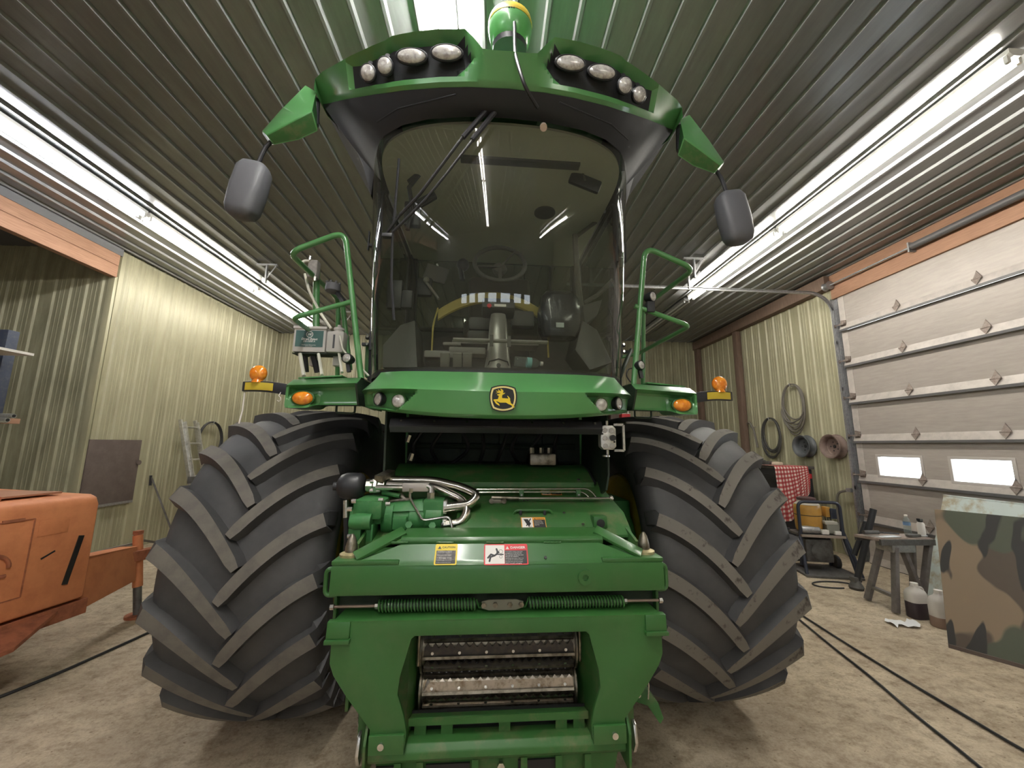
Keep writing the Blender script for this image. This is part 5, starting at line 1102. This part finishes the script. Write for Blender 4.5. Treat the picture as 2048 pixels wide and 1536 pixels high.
for s in (-1,1):
    ap('trailer_tyre',MB().lathe([(.17,-.08),(.22,-.10),(.30,-.095),(.33,-.06),(.33,.06),(.30,.095),(.22,.10),(.17,.08)],((-.62+s*.52),-1.05,.33),(1,0,0),28),m_rubber)
# --- left wall things
t=thing('wall_board',(-5.88,6.4,.77),'dark brown square board fixed to the ribbed wall behind the orange compressor','board')
MB().bb((XL+.020,5.99,.80),(XL+.045,6.84,1.77)).build('panel',m_brownb,t,bevel=.004); MB().bb((XL+.020,5.99,.765),(XL+.065,6.82,.80)).build('ledge',m_galv,t); MB().disc((XL+.05,6.83,1.40),(1,0,0),.04,.03,12).build('knob',m_brownb,t)
t=thing('ladder',(-5.2,7.62,0),'aluminium extension ladder with orange lower guide leaning on the left wall','ladder')
def LP(y,z,o=0): return Vector((-5.22-.60*(z/2.12)+o,y,z))
for o,zt,ms in ((0,2.16,0),(.05,2.12,1)):
    for y in (7.50+.03*ms,7.86-.02*ms): MB().bar(LP(y,0,o)+Vector((0,0,.0)),LP(y,zt,o),.028,.062,(1,0,0)).build('rail',m_alu,t,bevel=.004)
    for k in range(7): MB().tube([LP(7.50,.22+k*.30,o),LP(7.86,.22+k*.30,o)],.016,10).build('rung',m_alu,t)
for y in (7.48,7.56): MB().bar(LP(y,.55,.03),LP(y,.95,.03),.04,.07,(1,0,0)).build('orange_guide',m_orange,t)
MB().bb(LP(7.47,1.0,-.03),LP(7.60,1.12,.09)).build('lock_bracket',m_conc,t)
def hose_coil(name,y,z,ry,rz,turns,r,mm,label,cat,wall,sgn,seed,grp=None,hang=.0,spread=.05):
    rnd=random.Random(seed); t=thing(name,(wall+sgn*.06,y,z-rz),label,cat,grp); P=[]
    for i in range(turns*28+1):
        a=2*PI*i/28; k=i/28; jy=1+spread*math.sin(k*2.1+seed)+.02*math.sin(i*.7); jz=1+spread*math.sin(k*1.7+1+seed); dz=-hang*abs(math.sin(k*1.3+seed))*(1-math.sin(a))/2
        P.append(Vector((wall+sgn*(.035+.012*(k%3)+r),y+ry*jy*math.cos(a),z+rz*jz*math.sin(a)+dz-(jz-1)*rz)))
    MB().tube(P,r,7).build('loop',mm,t,smooth=60); MB().tube([(wall+sgn*.0,y,z+rz*.96-r*2),(wall+sgn*.09,y,z+rz*.96-r*2),(wall+sgn*.10,y,z+rz+.02)],.008,6).build('hook',m_galv,t); return t
hose_coil('hose_coil',8.36,1.78,.33,.38,6,.016,m_hose,'black hose coil hung beside the aluminium ladder on the left wall','hose',XL+.02,1,3)
hose_coil('hose_coil',9.2,1.90,.22,.30,3,.016,m_cable,'brown hose coil on the left wall mostly hidden behind the tyre','hose',XL+.02,1,5)
t=thing('iron_bar',(-5.5,7.3,0),'thin rusty iron bar leaning on the left wall beside the brown board','bar'); MB().tube([(-5.46,7.32,.01),(XL+.04,7.12,1.16)],.014,8).build('shaft',m_conc,t); MB().tube([(XL+.05,7.125,1.0),(XL+.04,7.12,1.17)],.02,8).build('grip',m_black,t)
# --- lumber rack in the side bay
t=thing('lumber_rack',(-6.1,4.95,0),'dark blue cantilever rack post with arms in the side bay','rack'); m_blue=mat('dark_blue_steel',(.045,.055,.085),.55,.2,noise=(25,(.08,.085,.10),.5,.7))
MB().bb((-6.28,4.90,0),(-6.0,5.02,3.1)).build('post',m_blue,t,bevel=.01)
for z in (1.90,2.72): MB().bar((-6.1,4.90,z),(-5.85,4.20,z),.06,.07).build('arm',m_blue,t)
MB().bar((-6.1,4.90,2.40),(-5.97,4.55,2.68),.03,.03).build('arm_brace',m_blue,t); MB().bb((-6.6,4.6,0),(-5.9,5.3,.06)).build('foot',m_blue,t)
t=thing('plank_stack',(-5.8,4.7,2.76),'pale board lying on the upper arm of the blue rack','plank'); MB().box((-5.95,4.58,2.773),(.75,.52,.03)).build('board',mat('pale_board',(.6,.57,.52),.7),t)
t=thing('plank_stack',(-5.9,4.6,1.94),'reddish plank lying on the lower arm of the blue rack','plank'); MB().box((-6.0,4.76,1.969),(.80,.20,.06)).build('board',m_wood,t)
for k,(y,z) in enumerate(((4.58,1.952),(4.52,1.952),(4.55,2.002),(4.46,1.952))):
    t=thing('metal_pipe',(-5.6,y,z-.02),['short steel pipe beside the reddish plank on the rack','steel pipe second from the plank on the rack','steel pipe lying on top of the other pipes on the rack','pale steel pipe at the outside of the rack arm'][k],'pipe','pipes on the rack arm'); MB().tube([(-6.4,y,z+.012),(-5.42+.05*k,y,z+.012)],.026,12).build('pipe_wall',m_alu,t); MB().disc((-5.418+.05*k,y,z+.012),(1,0,0),.017,.006,10).build('pipe_bore',m_decalk,t)
t=thing('flat_bar',(-5.5,4.8,1.93),'long pale flat bar sticking out of the rack arm','bar'); MB().box((-5.70,4.39,1.943),(.95,.05,.012)).build('strip',m_alu,t)
# --- right wall things
hose_coil('cable_coil',7.18,2.62,.27,.36,8,.013,m_cable,'grey cable coil hung high on the right wall beside the overhead door','cable',XR-.02,-1,2,hang=.20,spread=.10)
hose_coil('hose_coil',7.84,2.00,.25,.36,6,.016,mat('worn_black_hose',(.055,.052,.048),.55),'black hose coil hung between the dark post and the wheel rims','hose',XR-.02,-1,9,hang=.05,spread=.12)
t=thing('bent_hose',(XR-.1,8.35,1.6),'short bent brown hose piece hanging beside the dark post','hose'); MB().tube(fillet([(XR-.06,8.60,2.28),(XR-.10,8.48,2.33),(XR-.12,8.32,2.15),(XR-.10,8.27,1.75)],.15,6),.022,8).build('tube_wall',m_cable,t); MB().tube([(XR-.02,8.4,2.2),(XR-.14,8.4,2.2)],.01,6).build('hook',m_galv,t)
for y,mm,lab in ((6.98,mat('grey_rim_paint',(.095,.10,.105),.5,.2),'dark grey wheel rim hung on the ribbed wall between hose and door'),(6.36,mat('rusty_rim_paint',(.21,.15,.125),.7,.2,noise=(12,(.13,.09,.08),.4,.7)),'rusty brown wheel rim hung next to the overhead door track')):
    t=thing('wheel_rim',(XR-.1,y,1.78-.2),lab,'wheel rim','wheel rims on the right wall'); c=(XR-.035,y,1.78)
    MB().lathe([(.10,.0),(.19,.005),(.20,.0),(.205,.012),(.185,.02),(.165,.05),(.16,.10),(.185,.13),(.205,.138),(.20,.150),(.185,.148),(.155,.12),(.15,.055),(.12,.04),(.06,.04),(.05,.02)],c,(-1,0,0),32).build('rim_ring',mm,t,smooth=50)
    MB().disc((XR-.076,y,1.78),(1,0,0),.135,.012,28).build('rim_disc',mm,t); MB().disc((XR-.085,y,1.78),(1,0,0),.028,.012,14).build('hub_hole',m_decalk,t)
    for k in range(5): MB().disc((XR-.084,y+.075*math.cos(k*1.257),1.78+.075*math.sin(k*1.257)),(1,0,0),.011,.010,10).build('stud_hole',m_decalk,t)
# --- tool cabinet with checked cloth
def check_mat():
    m=bpy.data.materials.new('red_white_check'); m.use_nodes=True; nt=m.node_tree; b=nt.nodes['Principled BSDF']; L_=nt.links.new
    tc=nt.nodes.new('ShaderNodeTexCoord'); mp=nt.nodes.new('ShaderNodeMapping'); mp.inputs['Scale'].default_value=(1,1,1); L_(tc.outputs['UV'],mp.inputs[0])
    sx=nt.nodes.new('ShaderNodeSeparateXYZ'); L_(mp.outputs[0],sx.inputs[0])
    def stripe(o):
        a=nt.nodes.new('ShaderNodeMath'); a.operation='MULTIPLY'; a.inputs[1].default_value=14; L_(o,a.inputs[0]); f=nt.nodes.new('ShaderNodeMath'); f.operation='FRACT'; L_(a.outputs[0],f.inputs[0]); g=nt.nodes.new('ShaderNodeMath'); g.operation='GREATER_THAN'; g.inputs[1].default_value=.5; L_(f.outputs[0],g.inputs[0]); return g
    ad=nt.nodes.new('ShaderNodeMath'); ad.operation='ADD'; L_(stripe(sx.outputs[0]).outputs[0],ad.inputs[0]); L_(stripe(sx.outputs[1]).outputs[0],ad.inputs[1])
    dv=nt.nodes.new('ShaderNodeMath'); dv.operation='MULTIPLY'; dv.inputs[1].default_value=.5; L_(ad.outputs[0],dv.inputs[0])
    r=nt.nodes.new('ShaderNodeValToRGB'); r.color_ramp.interpolation='CONSTANT'; e=r.color_ramp.elements; e[0].color=(.66,.56,.50,1); e[0].position=0; e[1].color=(.42,.10,.09,1); e[1].position=.25; n=r.color_ramp.elements.new(.75); n.color=(.30,.03,.035,1)
    L_(dv.outputs[0],r.inputs[0]); L_(r.outputs[0],b.inputs['Base Color']); b.inputs['Roughness'].default_value=.9; return m
t=thing('tool_cabinet',(5.35,7.05,0),'black tool cabinet against the right wall behind the tyre','cabinet')
MB().bb((5.02,6.66,.06),(5.62,7.60,1.38)).build('body',m_blackm,t,bevel=.02); MB().bb((4.99,6.62,1.38),(5.64,7.64,1.43)).build('top',m_conc,t,bevel=.01)
for k in range(4): MB().bb((5.005,6.72,.20+k*.28),(5.02,7.55,.44+k*.28)).build('drawer',m_blackm,t,bevel=.006)
for y in (6.75,7.5): MB().disc((5.15,y,.03),(0,1,0),.03,.05,12).build('castor',m_black,t); 
MB().bb((5.54,6.652,1.22),(5.60,6.662,1.30)).build('badge',m_decalr,t)
t=thing('checked_cloth',(5.0,7.2,1.43),'red and white checked cloth draped over the black tool cabinet','cloth')
b=MB(); NU,NV=34,26; vs=[];uv=[]
for i in range(NU+1):
    for j in range(NV+1):
        u=i/NU; v=j/NV; y=6.70+.86*u; fold=math.sin(u*21+1.5*math.sin(v*3))*.028*min(1,max(0,v-.25)*2.2)+math.sin(u*9+2)*.03*max(0,v-.3)
        x=4.90+.60*u; y=7.1
        if v<.28: y=7.02-(v/.28)*.42; z=1.437
        else: q=(v-.28)/.72; y=6.598-abs(fold)*1.1-.03*q; z=1.43-q*(.92-.50*u*u); x+=.05*q*math.sin(u*5)+.06*q*(u-.7)
        vs.append(Vector((x,y,z))); uv.append((u*.78,v*1.25))
fs=[(i*(NV+1)+j,(i+1)*(NV+1)+j,(i+1)*(NV+1)+j+1,i*(NV+1)+j+1) for i in range(NU) for j in range(NV)]
b.add(vs,fs); o=b.build('cloth',check_mat(),t,smooth=80); ul=o.data.uv_layers.new(name='UVMap')
for lp in o.data.loops: ul.data[lp.index].uv=uv[lp.vertex_index]
for k,(y,x,w,d,h,mm,nm,lab,cat) in enumerate(((7.35,5.20,.22,.10,.06,m_blackm,'socket_tray','black socket tray lying on the checked cloth','tray'),(7.08,5.12,.18,.09,.05,m_conc,'grease_gun','grey tool case lying on the checked cloth between tray and carton','case'),(6.86,5.15,.14,.11,.045,mat('buff_carton',(.60,.52,.40),.8),'parts_carton','small buff carton tilted on top of the tool cabinet','carton'))):
    t=thing(nm,(x,y,1.44),lab,cat); MB().box((x,y,1.442+h/2),(d,w,h),rz=.3*k-.2).build('body',mm,t,bevel=.008); MB().box((x,y,1.442+h+.004),(d*.8,w*.8,.008),rz=.3*k-.2).build('lid',mm,t)
# --- pressure washer on a tubular cart
WO=Vector((4.72,5.62,0)); t=thing('pressure_washer',WO,'tubular cart with amber plastic tank and grey engine below','pressure washer',rz=R(-12),keep_coords=False)
m_amb=mat('amber_tank',(.55,.30,.06),.35,0,.5,noise=(5,(.42,.22,.05),.4,.7)); m_navy=mat('navy_tube',(.035,.04,.06),.45,.2)
def wp_(name,b,m,parent=None,**k): return b.build(name,m,t if parent is None else parent,**k)
wf=wp_('cart_frame',MB().tube(fillet([(-.27,-.05,.10),(-.27,-.10,.55),(-.27,-.10,.98),(.27,-.10,.98),(.27,-.10,.55),(.33,-.22,.02)],.09,6),.022,10),m_navy)
wp_('frame_leg',MB().tube([(.27,-.08,.62),(.36,-.25,.02)],.024,8),m_navy,wf); wp_('frame_leg',MB().tube([(-.27,-.08,.55),(-.30,-.22,.02)],.022,8),m_navy,wf); wp_('rear_leg',MB().tube([(-.27,.22,.55),(-.27,.26,.02)],.02,8).tube([(.27,.22,.55),(.27,.26,.02)],.02,8),m_navy,wf)
wp_('shelf',MB().bb((-.28,-.12,.50),(.28,.26,.53)),m_conc,wf,bevel=.006); wp_('front_rail',MB().bar((-.28,-.13,.515),(.28,-.13,.515),.04,.03),mat('dusty_rail',(.30,.24,.20),.7),wf)
tk_=wp_('tank',MB().lathe([(.14,.54),(.16,.56),(.165,.62),(.17,.86),(.16,.92),(.10,.95)],(-.06,.08,0),(0,0,1),26),m_amb,smooth=60); wp_('tank_top',MB().lathe([(.15,.90),(.155,.93),(.12,.96),(.11,.99)],(-.06,.08,0),(0,0,1),24),mat('cloudy_plastic',(.62,.56,.48),.5),tk_); wp_('tank_cap',MB().lathe([(.115,.985),(.12,1.0),(.12,1.02),(.08,1.03)],(-.06,.08,0),(0,0,1),24),mat('dark_red_cap',(.09,.05,.05),.5),tk_); wp_('tank_band',MB().lathe([(.171,.775),(.171,.785)],(-.06,.08,0),(0,0,1),26,cap=False),m_decalk,tk_)
wp_('switch_box',MB().bb((.14,.0,.76),(.20,.10,.90)),m_amb,bevel=.005); wp_('switch_box',MB().bb((.19,-.02,.74),(.27,.08,.88)),m_navy,bevel=.005)
for x in (.14,.17,.21): wp_('wire_drop',MB().tube([(x,.03,.76),(x+.01,.03,.62)],.006,6),m_black)
wp_('pump',MB().lathe([(.045,-.12),(.055,-.1),(.055,.1),(.04,.12)],(-.12,-.06,.585),(1,0,0),16),m_galv,bevel=0); wp_('motor_box',MB().bb((.08,-.10,.55),(.24,.02,.70)),mat('olive_grey_box',(.24,.235,.20),.6),bevel=.008); wp_('nozzle_pack',MB().bb((.0,-.12,.54),(.09,-.06,.60)).bb((.16,-.13,.54),(.24,-.08,.59)),m_decalw,bevel=.004); wp_('cover',MB().bb((.06,-.105,.675),(.22,.0,.715)),mat('pale_olive',(.45,.43,.38),.6),bevel=.006)
wp_('engine',MB().bb((-.20,-.06,.14),(.16,.22,.46)),m_conc,bevel=.04); wp_('engine_fan',MB().lathe([(.11,0),(.12,.02),(.06,.03)],(-.02,-.06,.30),(0,-1,0),20),m_conc); wp_('axle',MB().tube([(-.32,.20,.10),(.30,.20,.10)],.014,8),m_conc); 
for x in (-.33,.31): wp_('wheel',MB().lathe([(.04,-.03),(.09,-.03),(.10,-.015),(.10,.015),(.09,.03),(.04,.03)],(x,.20,.10),(1,0,0),20),m_black)
wp_('drip_tray',MB().bb((-.34,-.30,.0),(.36,.32,.03)),m_conc,bevel=.008)
t=thing('power_cord',(5.0,5.35,0),'black power cord looped on the floor in front of the pressure washer','cord'); P=[Vector((4.42+.26*math.cos(a),5.10+.12*math.sin(a),.010)) for a in [2*PI*k/30-.6 for k in range(27)]]; MB().tube(P,.009,6).build('cord_run',m_hose,t)
t=thing('air_hose',(5.75,6.2,0),'dark air hose hanging from the door post to the floor','hose'); MB().tube(fillet([(XR-.10,6.16,1.08),(XR-.12,6.38,1.02),(XR-.10,6.45,.60),(XR-.12,6.36,.12),(XR-.18,6.22,.03),(XR-.22,6.05,.20),(XR-.14,5.98,.62)],.15,6),.018,8).build('hose_run',m_cable,t); MB().bb((XR-.13,6.12,1.05),(XR-.04,6.20,1.11)).build('tap',m_galv,t)
# --- sawhorse bench with board, bottle and tools
t=thing('work_bench',(4.62,4.4,0),'grey steel sawhorse bench with a dark angle frame by the door','bench')
bx0=rY(1738,1078,4.42); bz=.765
MB().prism([(4.22,4.50,bz),(4.30,4.28,bz),(4.98,4.32,bz-.01),(4.98,4.57,bz-.01)],(0,0,-.03)).build('top_board',mat('greasy_board',(.36,.28,.24),.7,noise=(12,(.20,.15,.125),.4,.7)),t,bevel=.004)
MB().bar((4.30,4.275,bz-.04),(4.98,4.315,bz-.05),.03,.06).build('angle_front',m_conc,t); MB().bar((4.25,4.51,bz-.04),(4.98,4.57,bz-.05),.03,.06).build('angle_rear',m_conc,t)
MB().bb((4.46,4.30,bz-.16),(4.74,4.50,bz-.07)).build('saddle',m_galv,t,bevel=.02)
for a,c in (((4.52,4.33,bz-.10),(4.36,4.26,.01)),((4.52,4.48,bz-.10),(4.40,4.62,.01)),((4.66,4.38,bz-.12),(4.80,4.36,.10)),((4.96,4.36,bz-.08),(4.80,4.36,.14)),((4.95,4.53,bz-.08),(4.95,4.60,.0))): MB().bar(a,c,.06,.045).build('leg',mat('scuffed_grey_leg',(.22,.20,.19),.65,.2,noise=(14,(.15,.13,.12),.4,.7)),t,bevel=.006)
MB().bar((4.40,4.26,.16),(4.44,4.60,.16),.05,.03).build('spreader',MATS['scuffed_grey_leg'],t)
t=thing('pipe_stand',(4.66,4.98,0),'black steel pipe stand leaning past the bench with a clamp foot','stand'); MB().tube([(4.60,4.96,.06),(4.86,4.86,.99)],.036,12).build('pipe',m_blackm,t); MB().tube([(4.66,5.0,.40),(4.80,4.92,.82)],.030,12).build('pipe',m_blackm,t); MB().lathe([(.07,0),(.08,.03),(.06,.07),(.04,.12)],(4.60,4.96,0),(0,0,1),12).build('foot_clamp',m_conc,t); MB().box((4.60,4.96,.12),(.10,.08,.06)).build('clamp_jaw',m_conc,t,bevel=.01)
t=thing('water_bottle',(4.80,4.42,bz),'clear water bottle standing on the greasy bench board','bottle'); MB().lathe([(.030,0),(.033,.008),(.033,.06),(.031,.065),(.033,.07),(.033,.155),(.026,.185),(.013,.205),(.013,.215)],(4.80,4.42,bz+.001),(0,0,1),22).build('bottle_body',m_pet,t); MB().lathe([(.0335,.115),(.0335,.150)],(4.80,4.42,bz),(0,0,1),22,cap=False).build('bottle_label',mat('blue_label',(.18,.30,.50),.5),t); MB().disc((4.80,4.42,bz+.222),(0,0,1),.015,.016,16).build('bottle_cap',m_decalw,t)
t=thing('paint_roller',(4.4,4.42,bz),'paint roller with long handle lying on the bench','roller'); MB().tube([(4.28,4.44,bz+.031),(4.46,4.44,bz+.031)],.022,10).build('sleeve',m_conc,t); MB().tube(fillet([(4.46,4.44,bz+.031),(4.53,4.44,bz+.03),(4.54,4.47,bz+.02),(4.72,4.45,bz+.012)],.02),.007,6).build('handle',m_black,t)
t=thing('metal_tray',(4.42,4.38,bz),'shallow bright tray at the end of the bench board','tray'); MB().prism([(4.25,4.40,bz+.001),(4.36,4.30,bz+.001),(4.62,4.33,bz+.001),(4.60,4.41,bz+.001)],(0,0,.006)).build('pan',m_alu,t,bevel=.001)
t=thing('hand_tool',(4.8,4.35,bz),'black handled tool lying at the front of the bench','tool'); MB().bar((4.70,4.345,bz+.016),(4.86,4.35,bz+.016),.04,.03).build('handle',m_conc,t,bevel=.01); MB().tube([(4.86,4.35,bz+.010),(4.96,4.36,bz+.008)],.006,6).build('shank',m_galv,t)
t=thing('spray_can',(4.945,4.4,bz-.006),'white spray can with dark cap standing on the bench','can'); MB().lathe([(.032,0),(.034,.01),(.034,.14),(.02,.16)],(4.945,4.40,bz-.004),(0,0,1),18).build('can_body',m_decalw,t); MB().lathe([(.022,.155),(.022,.185),(.01,.19)],(4.945,4.40,bz-.004),(0,0,1),14).build('cap',m_black,t); MB().bar((4.89,4.37,bz+.185),(4.96,4.40,bz+.175),.03,.025).build('trigger',m_black,t)
# --- panels leaning near the door
t=thing('fibreglass_panel',(5.2,4.2,0),'pale blue stained panel leaning on the overhead door behind the bench','panel'); m_fib=mat('pale_stained_fibreglass',(.55,.62,.60),.7,noise=(5,(.40,.35,.25),.48,.62))
MB().prism([(5.24,4.74,.02),(5.66,4.72,1.17),(5.66,3.15,1.17),(5.24,3.15,.02)],(.03,0,-.012)).build('sheet',m_fib,t,bevel=.006)
MB().prism([(5.66,4.72,1.165),(5.66,4.72,1.185),(5.66,3.15,1.185),(5.66,3.15,1.165)],(.04,0,0)).build('rim',m_fib,t)
def camo_mat():
    m=bpy.data.materials.new('camouflage_paint'); m.use_nodes=True; nt=m.node_tree; b=nt.nodes['Principled BSDF']; L_=nt.links.new; tc=nt.nodes.new('ShaderNodeTexCoord')
    def layer(off,sc,p,prev,colr,stretch=(1,1,.7)):
        mp=nt.nodes.new('ShaderNodeMapping'); mp.inputs['Location'].default_value=off; mp.inputs['Scale'].default_value=stretch; L_(tc.outputs['Object'],mp.inputs[0]); n=nt.nodes.new('ShaderNodeTexNoise'); n.inputs['Scale'].default_value=sc; n.inputs['Detail'].default_value=1.5; L_(mp.outputs[0],n.inputs['Vector'])
        r=nt.nodes.new('ShaderNodeValToRGB'); r.color_ramp.elements[0].position=p-.012; r.color_ramp.elements[1].position=p+.012; L_(n.outputs['Fac'],r.inputs[0]); x=nt.nodes.new('ShaderNodeMixRGB'); L_(r.outputs[0],x.inputs[0]); x.inputs[2].default_value=(*colr,1)
        if isinstance(prev,tuple): x.inputs[1].default_value=(*prev,1)
        else: L_(prev.outputs[0],x.inputs[1])
        return x
    a=layer((3.1,0,1),2.6,.56,(.26,.19,.125),(.10,.075,.055)); a=layer((7,2,5),2.2,.60,a,(.085,.095,.065)); a=layer((1,9,2),3.4,.585,a,(.035,.032,.03),(1,2.4,.5))
    L_(a.outputs[0],b.inputs['Base Color']); b.inputs['Roughness'].default_value=.6; return m
t=thing('camouflage_sheet',(4.3,3.3,0),'camouflage painted steel sheet standing in front of the work bench','sheet')
c0=rZ(1897,1295,0); c1=rZ(2048,1338,0); dr=(c1-c0).normalized(); c1=c0+dr*1.05; zt=1.16
n_=Vector((-dr.y,dr.x,0)); top=n_*-.36 if n_.x<0 else n_*.36
MB().prism([c0,c1,c1+top+Vector((0,0,zt)),c0+top+Vector((0,0,zt))],(n_*.012 if n_.x>0 else n_*-.012)).build('plate',camo_mat(),t)
MB().prism([c0+Vector((-.004,-.004,0)),c1+Vector((-.004,-.004,0)),c1+Vector((-.003,-.003,.03)),c0+Vector((-.003,-.003,.03))],(n_*.02 if n_.x>0 else n_*-.02)).build('bottom_edge',m_brownb,t)
# --- jugs, rag, hoses on the floor
def jug(p,label,fill,mm):
    t=thing('plastic_jug',p,label,'jug','plastic jugs under the bench'); x,y,_=p; b=MB()
    def ring(z,w,d): return [Vector((x+w*math.copysign(abs(math.cos(2*PI*k/20))**.6,math.cos(2*PI*k/20)),y+d*math.copysign(abs(math.sin(2*PI*k/20))**.6,math.sin(2*PI*k/20)),z)) for k in range(20)]
    MB().loft([ring(0,.085,.06),ring(.01,.092,.067),ring(fill,.092,.067)]).build('jug_fill',mm,t,smooth=50)
    MB().loft([ring(fill,.092,.067),ring(.24,.092,.067),ring(.275,.075,.055),ring(.295,.035,.035),ring(.32,.028,.028)]).build('jug_shell',mat('milky_jug',(.62,.58,.54),.45),t,smooth=50); MB().disc((x,y,.33),(0,0,1),.033,.03,18).build('jug_cap',m_decalw,t); MB().tube(fillet([(x+.035,y,.30),(x+.085,y,.29),(x+.088,y,.20)],.03),.014,8).build('jug_handle',MATS['milky_jug'],t)
jug((4.50,4.16,0),'milky plastic jug half full of dark fluid under the bench',.16,mat('dark_fluid',(.05,.035,.045),.3)); jug((4.52,3.95,0),'milky plastic jug with brownish fluid beside the camouflage sheet',.10,mat('brown_fluid',(.32,.22,.18),.4))
t=thing('paper_rag',(4.16,4.0,0),'crumpled white paper towel lying on the floor by the jugs','paper'); b=MB(); rows=[]
for i in range(9):
    rows.append([Vector((4.02+.30*i/8,3.93+.13*j/4+.03*math.sin(i),.008+.025*abs(math.sin(i*1.1+j*.9)))) for j in range(5)])
b.grid(rows); b.build('towel',m_paper,t,smooth=60)
for k,(pts,lab) in enumerate(((((1600,1228),(1700,1292),(1810,1360),(1920,1425),(2048,1502),(2200,1580)),'thin black hose lying on the floor farther from the harvester tyre'),(((1600,1240),(1660,1290),(1740,1352),(1830,1430),(1925,1505),(1990,1560)),'thin black hose lying on the floor nearer the harvester tyre'))):
    t=thing('floor_hose',rZ(*pts[2],0),lab,'hose'); MB().tube(fillet([rZ(1540,1190,.012)]+[rZ(u,v,.012) for u,v in pts],.3,6),.009,6).build('hose_run',m_hose,t)
t=thing('floor_cable',rZ(150,1330,0),'dark cable lying on the floor beside the orange compressor','cable'); MB().tube(fillet([rZ(-60,1415,.012),rZ(0,1394,.012),rZ(120,1345,.012),rZ(300,1264,.012),rZ(345,1240,.012)],.3,5),.011,6).build('cable_run',m_hose,t)
# rack with red boxes far behind the platform
t=thing('parts_rack',(3.2,10.1,0),'white wire rack with red boxes by the back wall','rack')
for x in (2.7,3.7):
    for y in (9.95,10.4): MB().tube([(x,y,0),(x,y,2.7)],.02,8).build('upright',m_decalw,t)
for z in (1.0,1.7,2.35): MB().bb((2.7,9.95,z),(3.7,10.4,z+.02)).build('shelf',m_decalw,t)
for k in range(3):
    t2=thing('red_box',(2.9+.3*k,10.1,2.37),['red carton on the top shelf at the outer end of the wire rack','red carton in the middle of the top wire shelf','red carton at the inner end of the top wire shelf'][k],'carton','red cartons on the wire rack'); MB().box((2.9+.3*k,10.12,2.37+.11),(.22,.25,.22)).build('body',m_decalr if k!=1 else m_brownb,t2,bevel=.004); MB().box((2.9+.3*k,10.12,2.595),(.23,.26,.01)).build('lid',m_decalw,t2)
